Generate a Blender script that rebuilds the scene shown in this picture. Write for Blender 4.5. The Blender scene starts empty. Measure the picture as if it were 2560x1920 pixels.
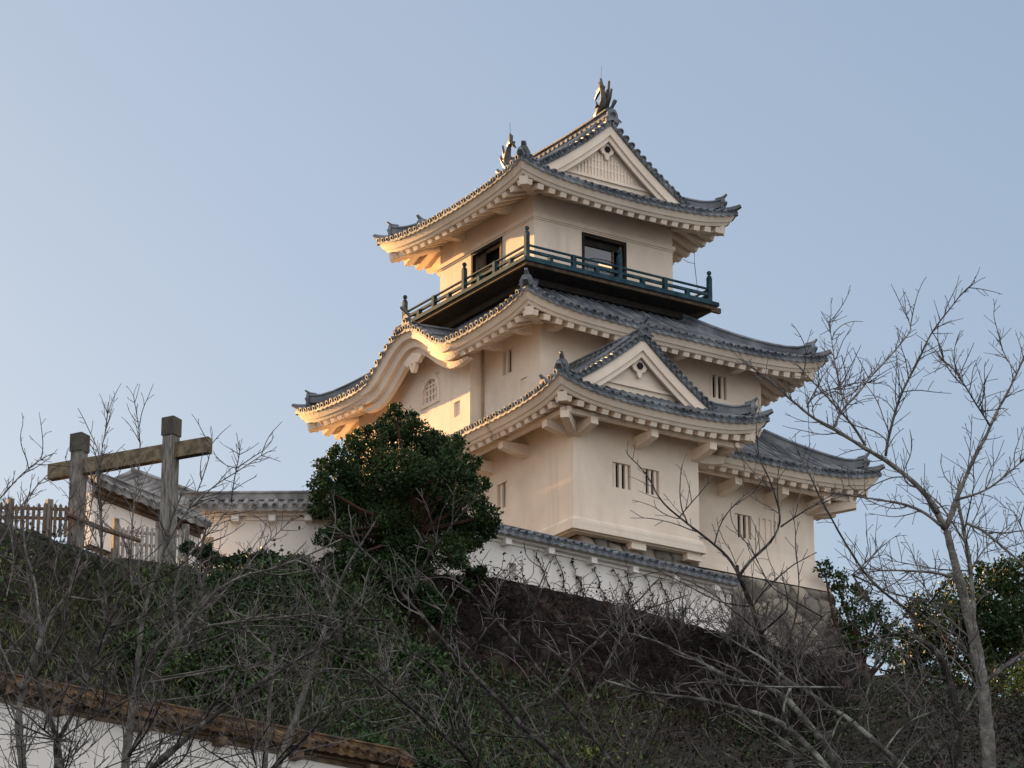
import bpy, math, random
import numpy as np
from mathutils import Vector, Matrix

# ------------------------------------------------------------------ camera, sky, sun, exposure
SC = bpy.context.scene
COL = SC.collection
ZS = 49.0                       # lifts the frame so that the ground at the photographer's feet is near zero
F_PX, PITCH, YAW = 8896.7, 0.340687, 0.989181
CXY = (1280.0, 960.0)
CAM = np.array([-64.50, -96.68, -47.40])
VX, VY = math.cos(YAW), math.sin(YAW)
FWD = np.array([VX*math.cos(PITCH), VY*math.cos(PITCH), math.sin(PITCH)])
RGT = np.array([VY, -VX, 0.0])
UPV = np.cross(RGT, FWD)

cd = bpy.data.cameras.new('camera')
cam = bpy.data.objects.new('camera', cd)
COL.objects.link(cam)
cd.sensor_fit = 'HORIZONTAL'; cd.sensor_width = 36.0; cd.lens = 36.0*F_PX/2560.0
cd.clip_start = 0.5; cd.clip_end = 5000
M3 = Matrix((RGT, UPV, -FWD)).transposed()
cam.matrix_world = Matrix.Translation((CAM[0], CAM[1], CAM[2]+ZS)) @ M3.to_4x4()
SC.camera = cam

SUN_AZ = math.radians(97.6)      # measured from +x
SUN_EL = math.radians(9.2)
w = bpy.data.worlds.new('World'); SC.world = w; w.use_nodes = True
nt = w.node_tree
sky = nt.nodes.new('ShaderNodeTexSky'); sky.sky_type = 'NISHITA'; sky.sun_disc = False
sky.sun_elevation = SUN_EL; sky.sun_rotation = math.pi/2 - SUN_AZ
sky.altitude = 0; sky.air_density = 1.0; sky.dust_density = 1.6; sky.ozone_density = 1.0
bg = nt.nodes['Background']; bg.inputs['Strength'].default_value = 0.0500
wb = nt.nodes.new('ShaderNodeMixRGB'); wb.blend_type = 'MIX'; wb.inputs['Fac'].default_value = .58   # uniform blue mixed in to even the evening sky out
wb.inputs['Color2'].default_value = (1.14, 1.42, 2.02, 1)
nt.links.new(sky.outputs[0], wb.inputs['Color1']); 
# added fill glow in the sky above and behind the photographer, brightens shaded walls
gtc = nt.nodes.new('ShaderNodeTexCoord'); gdt = nt.nodes.new('ShaderNodeVectorMath'); gdt.operation = 'DOT_PRODUCT'
gdt.inputs[1].default_value = (-.12, -.56, .82); nt.links.new(gtc.outputs['Generated'], gdt.inputs[0])
gmx = nt.nodes.new('ShaderNodeMath'); gmx.operation = 'MAXIMUM'; gmx.inputs[1].default_value = 0; nt.links.new(gdt.outputs['Value'], gmx.inputs[0])
gsc = nt.nodes.new('ShaderNodeVectorMath'); gsc.operation = 'SCALE'; gsc.inputs[0].default_value = (4.2, 3.75, 3.3); nt.links.new(gmx.outputs[0], gsc.inputs['Scale'])
gad = nt.nodes.new('ShaderNodeMixRGB'); gad.blend_type = 'ADD'; gad.inputs['Fac'].default_value = 1
nt.links.new(wb.outputs[0], gad.inputs['Color1']); nt.links.new(gsc.outputs[0], gad.inputs['Color2']); nt.links.new(gad.outputs[0], bg.inputs['Color'])
sd = bpy.data.lights.new('sun', 'SUN'); sd.energy = 5.0; sd.angle = math.radians(0.5); sd.color = (1.0, 0.56, 0.22)
so = bpy.data.objects.new('sun', sd); COL.objects.link(so)
sdir = Vector((math.cos(SUN_AZ)*math.cos(SUN_EL), math.sin(SUN_AZ)*math.cos(SUN_EL), math.sin(SUN_EL)))
so.rotation_euler = sdir.to_track_quat('Z', 'Y').to_euler()
SC.view_settings.view_transform = 'Standard'; SC.view_settings.look = 'None'
SC.view_settings.gamma = 1.0; SC.view_settings.exposure = 2.35

rng = np.random.default_rng(7)
random.seed(5)

# ------------------------------------------------------------------ helpers
def ray(px, py):
    return FWD + RGT*(px-CXY[0])/F_PX - UPV*(py-CXY[1])/F_PX
def P(px, py, t):                # the point seen at a photo pixel, t metres away along the view
    d = ray(px, py); return CAM + d*(t/(d[0]*VX+d[1]*VY))
def ONZ(px, py, z):
    d = ray(px, py); return CAM + d*((z-CAM[2])/d[2])
def LT(l, t, z):                 # lateral, depth -> frame
    return np.array([CAM[0]+VX*t+VY*l, CAM[1]+VY*t-VX*l, z])

class MB:
    def __init__(s): s.v = []; s.f = []; s.n = 0
    def add(s, vs, fs):
        vs = np.asarray(vs, float).reshape(-1, 3)
        o = s.n; s.v.append(vs); s.n += len(vs)
        s.f.extend([tuple(int(i)+o for i in f) for f in fs])
    def quad(s, a, b, c, d): s.add([a, b, c, d], [(0, 1, 2, 3)])
    def grid(s, A):
        n, m = A.shape[:2]
        s.add(A.reshape(-1, 3), [(i*m+j, i*m+j+1, (i+1)*m+j+1, (i+1)*m+j) for i in range(n-1) for j in range(m-1)])
    def box(s, c, ax, ay, az):   # centre and three half-axes
        c, ax, ay, az = [np.asarray(q, float) for q in (c, ax, ay, az)]
        vs = [c+i*ax+j*ay+k*az for k in (-1, 1) for j in (-1, 1) for i in (-1, 1)]
        s.add(vs, [(0, 2, 3, 1), (4, 5, 7, 6), (0, 1, 5, 4), (2, 6, 7, 3), (0, 4, 6, 2), (1, 3, 7, 5)])
    def abox(s, x0, x1, y0, y1, z0, z1):
        s.box(((x0+x1)/2, (y0+y1)/2, (z0+z1)/2), ((x1-x0)/2, 0, 0), (0, (y1-y0)/2, 0), (0, 0, (z1-z0)/2))
    def beam(s, a, b, wd, ht, up=(0, 0, 1)):    # box along a-b
        a, b, up = np.asarray(a, float), np.asarray(b, float), np.asarray(up, float)
        d = b-a; L = np.linalg.norm(d); d = d/L
        sd_ = np.cross(d, up); sd_ /= np.linalg.norm(sd_); u = np.cross(sd_, d)
        s.box((a+b)/2, d*L/2, sd_*wd/2, u*ht/2)
    def sweep(s, pts, prof, up=(0, 0, 1), cap=True, scale=None):   # closed profile (side, up) along a path
        pts = np.asarray(pts, float); n = len(pts); prof = np.asarray(prof, float); k = len(prof)
        up = np.asarray(up, float); R = []
        for i in range(n):
            d = pts[min(i+1, n-1)]-pts[max(i-1, 0)]; d /= np.linalg.norm(d)
            sd_ = np.cross(d, up); sd_ /= np.linalg.norm(sd_)+1e-9
            u = np.cross(sd_, d)
            q = 1 if scale is None else scale[i]
            R.append(pts[i]+prof[:, :1]*q*sd_+prof[:, 1:2]*q*u)
        vs = np.concatenate(R)
        fs = [(i*k+j, i*k+(j+1) % k, (i+1)*k+(j+1) % k, (i+1)*k+j) for i in range(n-1) for j in range(k)]
        if cap: fs += [tuple(range(k))[::-1], tuple((n-1)*k+j for j in range(k))]
        s.add(vs, fs)
    def tube(s, pts, rad, k=5, cap=True):
        pts = np.asarray(pts, float); n = len(pts)
        rad = np.broadcast_to(np.asarray(rad, float), (n,))
        d = np.gradient(pts, axis=0) if n > 2 else np.repeat((pts[1:]-pts[:1]), n, 0)
        d = d/(np.linalg.norm(d, axis=1, keepdims=True)+1e-9)
        ref = np.array([0.31, 0.22, 0.92]) if abs(d[0] @ np.array([0.31, 0.22, 0.92])) < .9 else np.array([1., 0, 0])
        a = np.cross(d, ref); a /= np.linalg.norm(a, axis=1, keepdims=True)+1e-9
        b = np.cross(d, a)
        th = np.arange(k)*2*math.pi/k
        vs = pts[:, None]+rad[:, None, None]*(np.cos(th)[None, :, None]*a[:, None]+np.sin(th)[None, :, None]*b[:, None])
        fs = [(i*k+j, i*k+(j+1) % k, (i+1)*k+(j+1) % k, (i+1)*k+j) for i in range(n-1) for j in range(k)]
        if cap: fs += [tuple(range(k))[::-1], tuple((n-1)*k+j for j in range(k))]
        s.add(vs.reshape(-1, 3), fs)
    def prism(s, poly, ext):     # planar polygon extruded by a vector
        poly = np.asarray(poly, float); n = len(poly); ext = np.asarray(ext, float)
        s.add(np.concatenate([poly, poly+ext]), [tuple(range(n))[::-1], tuple(range(n, 2*n))] +
              [(i, (i+1) % n, n+(i+1) % n, n+i) for i in range(n)])
    def build(s, name, m, parent=None, smooth=False):
        vs = np.concatenate(s.v) if s.v else np.zeros((0, 3))
        org = np.zeros(3)
        p = parent
        while p is not None:
            org = org+np.array(p.location); p = p.parent
        vs = vs+np.array([0, 0, ZS])-org
        me = bpy.data.meshes.new(name)
        me.from_pydata(vs.tolist(), [], s.f); me.materials.append(m)
        if smooth: me.polygons.foreach_set('use_smooth', [True]*len(me.polygons))
        me.update()
        o = bpy.data.objects.new(name, me); COL.objects.link(o)
        if parent is not None: o.parent = parent
        return o

def thing(name, loc, label, cat, group=None):
    o = bpy.data.objects.new(name, None); COL.objects.link(o)
    o.location = (loc[0], loc[1], loc[2]+ZS); o.empty_display_size = .3
    return tag(o, label, cat, group)
def tag(o, label, cat, group=None, kind=None):
    o['label'] = label; o['category'] = cat
    if group: o['group'] = group
    if kind: o['kind'] = kind
    return o
def kind(o, k): o['kind'] = k; return o

# ------------------------------------------------------------------ materials
def mat(name, c1, c2=None, scale=2.0, rough=0.8, stretch=(1, 1, 1), bump=0.0, bscale=20, spec=0.3, c3=None, detail=6, lo=.35, hi=.65):
    m = bpy.data.materials.new(name); m.use_nodes = True
    t = m.node_tree; N = t.nodes; Lk = t.links
    b = N['Principled BSDF']; b.inputs['Roughness'].default_value = rough
    b.inputs['Specular IOR Level'].default_value = spec
    b.inputs['Base Color'].default_value = (*c1, 1)
    tc = N.new('ShaderNodeTexCoord'); mp = N.new('ShaderNodeMapping'); mp.inputs['Scale'].default_value = stretch
    Lk.new(tc.outputs['Object'], mp.inputs['Vector'])
    if c2 is not None:
        n = N.new('ShaderNodeTexNoise'); n.inputs['Scale'].default_value = scale; n.inputs['Detail'].default_value = detail
        Lk.new(mp.outputs[0], n.inputs['Vector'])
        r = N.new('ShaderNodeValToRGB'); r.color_ramp.elements[0].position = lo; r.color_ramp.elements[1].position = hi
        r.color_ramp.elements[0].color = (*c1, 1); r.color_ramp.elements[1].color = (*c2, 1)
        if c3 is not None:
            e = r.color_ramp.elements.new((lo+hi)/2); e.color = (*c3, 1)
        Lk.new(n.outputs['Fac'], r.inputs['Fac']); Lk.new(r.outputs[0], b.inputs['Base Color'])
    if bump:
        n2 = N.new('ShaderNodeTexNoise'); n2.inputs['Scale'].default_value = bscale; n2.inputs['Detail'].default_value = 5
        Lk.new(mp.outputs[0], n2.inputs['Vector'])
        bp = N.new('ShaderNodeBump'); bp.inputs['Strength'].default_value = bump; bp.inputs['Distance'].default_value = .05
        Lk.new(n2.outputs['Fac'], bp.inputs['Height']); Lk.new(bp.outputs[0], b.inputs['Normal'])
    return m

def plaster_mat(name, base, dirt, amt=.5):
    m = mat(name, base, None, rough=.9, spec=.15, bump=.12, bscale=6)
    t = m.node_tree; N = t.nodes; Lk = t.links; b = N['Principled BSDF']
    tc = [n for n in N if n.type == 'TEX_COORD'][0]
    def layer(sc, st, lo, hi):
        mp = N.new('ShaderNodeMapping'); mp.inputs['Scale'].default_value = st
        Lk.new(tc.outputs['Object'], mp.inputs['Vector'])
        n = N.new('ShaderNodeTexNoise'); n.inputs['Scale'].default_value = sc; n.inputs['Detail'].default_value = 7
        n.inputs['Roughness'].default_value = .6
        Lk.new(mp.outputs[0], n.inputs['Vector'])
        r = N.new('ShaderNodeMapRange'); r.inputs['From Min'].default_value = lo; r.inputs['From Max'].default_value = hi
        Lk.new(n.outputs['Fac'], r.inputs['Value']); return r.outputs[0]
    a = layer(.5, (1, 1, 1), .40, .72); s_ = layer(1.6, (1, 1, .11), .48, .74)
    mx = N.new('ShaderNodeMath'); mx.operation = 'MAXIMUM'; Lk.new(a, mx.inputs[0]); Lk.new(s_, mx.inputs[1])
    ml = N.new('ShaderNodeMath'); ml.operation = 'MULTIPLY'; ml.inputs[1].default_value = amt; Lk.new(mx.outputs[0], ml.inputs[0])
    mc = N.new('ShaderNodeMixRGB'); mc.inputs['Color1'].default_value = (*base, 1); mc.inputs['Color2'].default_value = (*dirt, 1)
    Lk.new(ml.outputs[0], mc.inputs['Fac']); Lk.new(mc.outputs[0], b.inputs['Base Color'])
    return m

PLAS = plaster_mat('plaster', (.84, .72, .60), (.56, .45, .36), .6)
PLASW = plaster_mat('white_plaster', (.80, .76, .72), (.55, .50, .44), .5)
TILE = mat('roof_tile', (.05, .058, .07), (.17, .185, .20), 1.3, .5, bump=.2, bscale=9, spec=.5, c3=(.10, .112, .127))
def vary(m, a, b):
    t = m.node_tree; N = t.nodes; p = N['Principled BSDF']; s_ = p.inputs['Base Color'].links[0].from_socket
    g = N.new('ShaderNodeNewGeometry'); r = N.new('ShaderNodeMapRange'); r.inputs['To Min'].default_value = a; r.inputs['To Max'].default_value = b
    t.links.new(g.outputs['Random Per Island'], r.inputs['Value'])
    h = N.new('ShaderNodeHueSaturation'); t.links.new(s_, h.inputs['Color']); t.links.new(r.outputs[0], h.inputs['Value']); t.links.new(h.outputs[0], p.inputs['Base Color'])
vary(TILE, .72, 1.35)
TILEO = mat('old_roof_tile', (.10, .095, .095), (.30, .29, .28), 1.8, .7, bump=.3, bscale=9, c3=(.18, .175, .17))
TILEB = mat('brown_roof_tile', (.04, .026, .015), (.17, .10, .045), 2.2, .9, bump=.5, bscale=9, c3=(.085, .05, .024))
LACQ = mat('blue_green_paint', (.014, .038, .052), (.036, .078, .098), 3, .85, spec=.15)
PLASK = plaster_mat('skirt_plaster', (.81, .71, .60), (.56, .46, .37), .6)
EDGEW = mat('old_brown_edge', (.05, .034, .022), (.11, .075, .048), 4, .85)
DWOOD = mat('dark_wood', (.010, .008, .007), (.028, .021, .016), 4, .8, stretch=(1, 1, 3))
BWOOD = mat('brown_wood', (.09, .06, .04), (.18, .13, .085), 4, .85)
GWOOD = mat('grey_weathered_wood', (.10, .09, .078), (.27, .25, .22), 5, .9, stretch=(3, 3, .5), bump=.4, bscale=14)
PWOOD = mat('pale_weathered_wood', (.22, .205, .19), (.44, .42, .40), 5, .9, stretch=(3, 3, .5), bump=.3, bscale=14)
GWOODB = mat('weathered_beam_wood', (.09, .07, .045), (.24, .19, .12), 5, .9, bump=.4, bscale=14)
COPPER = mat('dark_wood_cap', (.05, .045, .038), (.10, .085, .065), 4, .7)
BRONZE = mat('dark_bronze', (.022, .02, .018), (.07, .06, .042), 5, .5, spec=.5)
BLACK = mat('dark_opening', (.012, .011, .010), None, rough=.9)
STONE = None
HOLE = BLACK

# ------------------------------------------------------------------ roof building
def capdisc(mb, c, n, up, r):
    """round eave tile: a disc with a raised rim, facing n"""
    n = np.asarray(n, float); n = n/np.linalg.norm(n)
    if abs(n[2]) < .01: n = n*.92-np.array([0, 0, .39])
    up = np.asarray(up, float)
    sd_ = np.cross(n, up); sd_ /= np.linalg.norm(sd_); u = np.cross(sd_, n)
    K = 9; th = np.arange(K)*2*math.pi/K
    ring = lambda rr, o: c+n*o+rr*(np.cos(th)[:, None]*sd_+np.sin(th)[:, None]*u)
    vs = np.concatenate([ring(r, -.12), ring(r, .03), ring(r*.62, .03), ring(r*.62, 0.0)])
    fs = [(i*K+j, i*K+(j+1) % K, (i+1)*K+(j+1) % K, (i+1)*K+j) for i in range(3) for j in range(K)]
    fs.append(tuple(3*K+j for j in range(K)))
    mb.add(vs, fs)

class Side:
    """one slope. A: wall corner, u: along the wall, n: outward, L: wall length, E: overhang,
    D: full run inwards, H: rise, hips cut the slope at both ends unless told otherwise."""
    def __init__(s, A, u, n, L, E, D, prof, ze, lift, R, hipL=None, hipR=None, bump=None):
        s.A = np.array([A[0], A[1], 0.]); s.u = np.array([u[0], u[1], 0.]); s.n = np.array([n[0], n[1], 0.])
        s.L, s.E, s.D, s.prof, s.ze, s.lift, s.R = L, E, D, prof, ze, lift, R
        s.hipL, s.hipR, s.bump = hipL, hipR, bump       # hip: s-distance covered by the hip over the whole run
    def smin(s, d): return -s.E + (d/s.D*s.hipL if s.hipL is not None else 0)
    def smax(s, d): return s.L+s.E - (d/s.D*s.hipR if s.hipR is not None else 0)
    def lf(s, x):
        o = 0
        if s.hipL is not None: o += max(0, 1-(x+s.E)/s.R)**2.2
        if s.hipR is not None: o += max(0, 1-(s.L+s.E-x)/s.R)**2.2
        k = 0
        if s.hipL is not None: k += max(0, 1-(x+s.E)/1.5)**2
        if s.hipR is not None: k += max(0, 1-(s.L+s.E-x)/1.5)**2
        return o*s.lift+.13*k
    def z(s, x, d):
        v = min(max(d/s.D, 0), 1)
        z = s.ze + s.prof(d) + s.lf(x)*(1-v)**1.3
        if s.bump is not None:
            zb = s.ze + s.bump(x) + .02*d
            if s.bump(x) > 0:
                h = .12; a, b = z, zb
                k = max(h-abs(a-b), 0)/h
                z = max(a, b)+k*k*h*.25
        return z
    def pt(s, x, d, dz=0): 
        p = s.A+s.u*x+s.n*(s.E-d); p[2] = s.z(x, d)+dz; return p
    def dend(s, x):
        d = s.D
        if s.hipL is not None: d = min(d, s.D*(x+s.E)/s.hipL)
        if s.hipR is not None: d = min(d, s.D*(s.L+s.E-x)/s.hipR)
        return d

def slope_tiles(mb, S, x0=None, x1=None, dstart=None, dmax=None, dcap=None, step=.315, r=.09, ns=7):
    """flat-tile sheet with tubes of round tiles and their eave caps"""
    x0 = S.smin(0) if x0 is None else x0; x1 = S.smax(0) if x1 is None else x1
    lim = (lambda x: S.dend(x)) if dmax is None else (lambda x: min(S.dend(x), dmax(x)))
    st = (lambda x: 0.0) if dstart is None else dstart
    n = max(2, int(round((x1-x0)/step))); xs = x0+(np.arange(n)+.5)*(x1-x0)/n
    # sheet: strips between rows, dipping between the tubes
    nx = n*2; gx = np.linspace(x0, x1, nx+1)
    for i in range(nx):
        xa, xb = gx[i], gx[i+1]
        ra = (st(xa), lim(xa)); rb = (st(xb), lim(xb))
        if ra[1]-ra[0] <= .01 and rb[1]-rb[0] <= .01: continue
        q = np.linspace(0, 1, 8)
        dipa, dipb = (-.05, 0) if i % 2 == 0 else (0, -.05)
        G = np.array([[S.pt(xa, ra[0]+(max(ra[1], ra[0])-ra[0])*t, dipa), S.pt(xb, rb[0]+(max(rb[1], rb[0])-rb[0])*t, dipb)] for t in q])
        mb.grid(G)
        if ra[0] == 0 and rb[0] == 0:     # pendant lip of the eave tile
            a, b = G[0]; o = S.n*.02
            mb.quad(a+o, b+o, b+o-np.array([0, 0, .13]), a+o-np.array([0, 0, .13]))
            mb.quad(a+o, b+o, b, a)
    for x in xs:
        a, b = st(x), lim(x)
        if b-a < .12: continue
        q = np.linspace(a-(.03 if a == 0 else 0), b, ns)
        x = x+rng.normal(0, .008); r_j = r*(1+rng.normal(0, .05))
        pts = np.array([S.pt(x, d) for d in q])+np.array([0, 0, rng.normal(0, .009)])
        th = np.linspace(0, math.pi, 5)
        dv = np.gradient(pts, axis=0); dv /= np.linalg.norm(dv, axis=1, keepdims=True)
        upn = np.cross(dv, -S.u if np.cross(dv[0], S.u)[2] < 0 else S.u); upn *= np.sign(upn[:, 2:3])
        V = pts[:, None]+r_j*(np.cos(th)[None, :, None]*S.u[None, None]+(np.sin(th)[None, :, None]*1.15-.15)*upn[:, None])
        k = 5; m = len(q)
        mb.add(V.reshape(-1, 3), [(i*k+j, i*k+j+1, (i+1)*k+j+1, (i+1)*k+j) for i in range(m-1) for j in range(k-1)])
        if a == 0: capdisc(mb, pts[0]+np.array([0, 0, .005]), S.n, (0, 0, 1), r*1.1)

def eave_sheet(mb, S, prof, x0=None, x1=None, ncol=40, zoff=0):
    """mitred cross-section swept along the eave; prof: (outward offset e, dz from the eave edge, follows_bump 0/1)"""
    G = []
    for (e, dz) in prof:
        a = -e if x0 is None else x0
        b = S.L+e if x1 is None else x1
        row = []
        for t in np.linspace(0, 1, ncol+1):
            x = a+(b-a)*t
            xe = -S.E+(S.L+2*S.E)*t if x0 is None and x1 is None else min(max(x, -S.E), S.L+S.E)
            fade = max(0, min(1, e/S.E)) if e > 0 else 0
            z = S.ze+dz+S.lf(xe)*fade
            if S.bump is not None:
                bz = S.bump(x)
                if bz > 0: z = max(z, S.ze+bz+min(dz, -.1))
            p = S.A+S.u*x+S.n*e; p[2] = z; row.append(p)
        G.append(row)
    mb.grid(np.array(G))

SLOPE = .47
def eave_prof(E):
    return [(E-.02, -.06), (E-.03, -.11), (E-.18, -.34), (E-.22, -.345), (E-.29, -.44), (E-.33, -.45),
            (0.0, -.45+(E-.30)*SLOPE)]

def eave_plaster(mb, S, x0=None, x1=None): eave_sheet(mb, S, eave_prof(S.E), x0, x1, 60 if S.bump else 36)

def rafters(mb, S, x0=None, x1=None, skip=None, step=.48, wd=.25, ht=.19, ein=0.0):
    E = S.E; e1 = E-.36
    a = -e1+.25 if x0 is None else x0; b = S.L+e1-.25 if x1 is None else x1
    n = int(round((b-a)/step))
    for i in range(n+1):
        x = a+(b-a)*i/n
        if skip is not None and skip(x): continue
        xe = min(max(x, -E), S.L+E)
        e0 = ein
        if x < 0: e0 = max(ein, -x)
        if x > S.L: e0 = max(ein, x-S.L)
        def c(e):
            p = S.A+S.u*x+S.n*e
            p[2] = S.ze-.45+(E-.30-e)*SLOPE+S.lf(xe)*max(0, e/E)-ht*.42; return p
        if e1-e0 > .1: mb.beam(c(e0-.02), c(e1), wd, ht)

def hip_beam(mb, A, n2, ze, lift, E):
    """diagonal beam under a corner; A wall corner, n2 outward diagonal (±1,±1)"""
    d = np.array([n2[0], n2[1], 0.])
    e1 = E-.36
    p0 = np.array([A[0], A[1], ze-.45+(E-.30)*SLOPE-.12]); p1 = np.array([A[0], A[1], 0])+d*e1
    p1[2] = ze+lift*.78-.52
    mb.beam(p0, p1, .30, .30)

RIDGE_PROF = [(-.13, -.12), (.13, -.12), (.13, .12), (.17, .13), (.17, .17), (.10, .22), (0, .25), (-.10, .22), (-.17, .17), (-.17, .13), (-.13, .12)]
def ridge_tile_end(mb, c, n, sc=1.0):
    """ogre tile: shield-shaped end plate with shoulder scrolls and a bar tile poking up and out"""
    c = np.asarray(c, float); n = np.array([n[0], n[1], 0.]); n /= np.linalg.norm(n)
    sd_ = np.array([-n[1], n[0], 0]); up = np.array([0, 0, 1.])
    sh = [(-.30, -.30), (-.36, -.12), (-.26, -.02), (-.24, .16), (-.14, .30), (0, .36), (.14, .30), (.24, .16), (.26, -.02), (.36, -.12), (.30, -.30), (.12, -.20), (0, -.16), (-.12, -.20)]
    poly = [c+sc*(a*sd_+b*up)+n*.02 for a, b in sh]
    mb.prism(poly, n*.11*sc)
    for sg in (-1, 1):
        cc = c+sc*(sg*.30*sd_-.20*up)+n*.08
        th = np.linspace(0, 5.0, 9); rr = np.linspace(.12, .04, 9)*sc
        mb.tube([cc+rr[i]*(math.cos(th[i])*sd_*sg+math.sin(th[i])*up)+n*.02 for i in range(9)], .035*sc, 5)
    capdisc(mb, c+up*.08*sc+n*(.14*sc), n, up, .12*sc)
    a = c+up*.30*sc-n*.05; b = c+up*.62*sc+n*.30*sc
    mb.tube([a, (a+b)/2, b], .075*sc, 8); capdisc(mb, b, (b-a)/np.linalg.norm(b-a), up, .09*sc)

def hip_ridge(mb, pts, n2, endcut=.55, sc=1.0):
    """ridge along a hip from the top (first) to the eave corner (last); stops short and curls up"""
    pts = np.asarray(pts, float)
    seg = np.linalg.norm(np.diff(pts, axis=0), axis=1); L = np.concatenate([[0], np.cumsum(seg)])
    T = L[-1]-endcut
    q = np.linspace(0, T, 12); path = np.array([[np.interp(t, L, pts[:, k]) for k in range(3)] for t in q])
    w_ = np.clip((q-(T-.9))/.9, 0, 1); path[:, 2] += .10+.16*w_**2
    mb.sweep(path, np.array(RIDGE_PROF)*sc)
    d = np.array([n2[0], n2[1], 0.])/math.sqrt(2)
    # upturned round tile above the end plate
    e = path[-1]
    mb.sweep([e-d*.25+np.array([0, 0, .2*sc]), e+d*.02+np.array([0, 0, .26*sc]), e+d*.16+np.array([0, 0, .40*sc])], [(-.09, -.05), (.09, -.05), (.09, .03), (0, .08), (-.09, .03)], scale=[1, 1, .55])
    sh = [(-.20, -.26), (-.24, 0), (-.15, .20), (0, .26), (.15, .20), (.24, 0), (.20, -.26)]
    sd_ = np.array([-d[1], d[0], 0])
    mb.prism([e+a*sc*sd_+np.array([0, 0, b*sc+.02])-d*.02 for a, b in sh], d*.10)
    capdisc(mb, e+d*.11+np.array([0, 0, .02]), d, (0, 0, 1), .11*sc)
    # lower second stage and corner tip tile
    q2 = np.linspace(T-.1, L[-1]+.12, 5); p2 = np.array([[np.interp(t, L, pts[:, k]) for k in range(3)] for t in q2])
    p2[-1] = pts[-1]+d*.12; p2[:, 2] += np.array([.03, .04, .07, .12, .20])
    mb.sweep(p2, [(-.13, -.10), (.13, -.10), (.12, .04), (0, .12), (-.12, .04)], scale=[1, 1, .95, .85, .6])

def hipline(S, end='L', n=14):
    out = []
    for v in np.linspace(1, 0, n):
        d = v*S.D; x = S.smin(d) if end == 'L' else S.smax(d)
        out.append(S.pt(x, d))
    return out

def wall_face(mb, A, u, L, z0, z1, n, holes=(), depth=.28, back=None, ztop=None):
    """vertical wall with real openings; holes: (x0, x1, z0, z1). Reveals go inwards, back: MB for the dark back"""
    A = np.array([A[0], A[1], 0.]); u = np.array([u[0], u[1], 0.]); n = np.array([n[0], n[1], 0.])
    xs = sorted({0.0, L, *[h[0] for h in holes], *[h[1] for h in holes]})
    zs = sorted({z0, z1, *[h[2] for h in holes], *[h[3] for h in holes]})
    p = lambda x, z, d=0: A+u*x+n*d+np.array([0, 0, z])
    for i in range(len(xs)-1):
        for j in range(len(zs)-1):
            xm, zm = (xs[i]+xs[i+1])/2, (zs[j]+zs[j+1])/2
            if any(h[0] < xm < h[1] and h[2] < zm < h[3] for h in holes): continue
            mb.quad(p(xs[i], zs[j]), p(xs[i+1], zs[j]), p(xs[i+1], zs[j+1]), p(xs[i], zs[j+1]))
    for h in holes:
        a, b, c, d = h[:4]; dp = h[4] if len(h) > 4 else depth
        mb.quad(p(a, c), p(b, c), p(b, c, -dp), p(a, c, -dp)); mb.quad(p(a, d), p(a, d, -dp), p(b, d, -dp), p(b, d))
        mb.quad(p(a, c), p(a, c, -dp), p(a, d, -dp), p(a, d)); mb.quad(p(b, c), p(b, d), p(b, d, -dp), p(b, c, -dp))
        (mb if (len(h) > 5 and h[5] == 'plaster') or back is None else back).quad(p(a, c, -dp), p(b, c, -dp), p(b, d, -dp), p(a, d, -dp))

def barred_window(parent, A, u, n, x0, x1, z0, z1, nb=3, depth=.28):
    """dark back, plaster reveal frame, upright plaster bars"""
    A = np.array([A[0], A[1], 0.]); u = np.array([u[0], u[1], 0.]); n = np.array([n[0], n[1], 0.])
    p = lambda x, z, d=0: A+u*x+n*d+np.array([0, 0, z])
    bk = MB(); bk.quad(p(x0, z0, -depth+.004), p(x1, z0, -depth+.004), p(x1, z1, -depth+.004), p(x0, z1, -depth+.004))
    win = bk.build('window', BLACK, parent)
    wd = (x1-x0)/(2*nb+1)*1.02
    for i in range(nb):
        xc = x0+(x1-x0)*(2*i+1.5)/(2*nb+.0) if False else x0+(x1-x0)*(i+.5)/nb
        m = MB(); m.box(p(xc, (z0+z1)/2, -.12), u*wd/2, n*.045, np.array([0, 0, (z1-z0)/2]))
        m.build('window_bar', PLAS, win)
    return win

# ------------------------------------------------------------------ THE KEEP
EW = 1.70
keep = thing('castle_keep', (3, 3.1, -14), 'tall white plastered three-tiered castle keep with grey tiled curved roofs on the hilltop', 'castle')
A3, W3, L3 = (0., 0.), 6.0, 6.2
A2, W2, L2 = (-1.67, -2.85), 9.34, 11.9
A1, W1, L1 = (-2.90, -4.05), 11.8, 14.3
PX0, PX1, PY0 = -2.90, 2.10, -6.60            # the projecting bay at the front left corner

def concave(c0, c1): return lambda d: c0*max(d, 0)+c1*max(d, 0)**2
def quad_prof(D, H, k=.72):  # rise H over run D, flatter at the eave
    return lambda d: H*(k*(max(d, 0)/D)+(1-k)*(max(d, 0)/D)**2)

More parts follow.
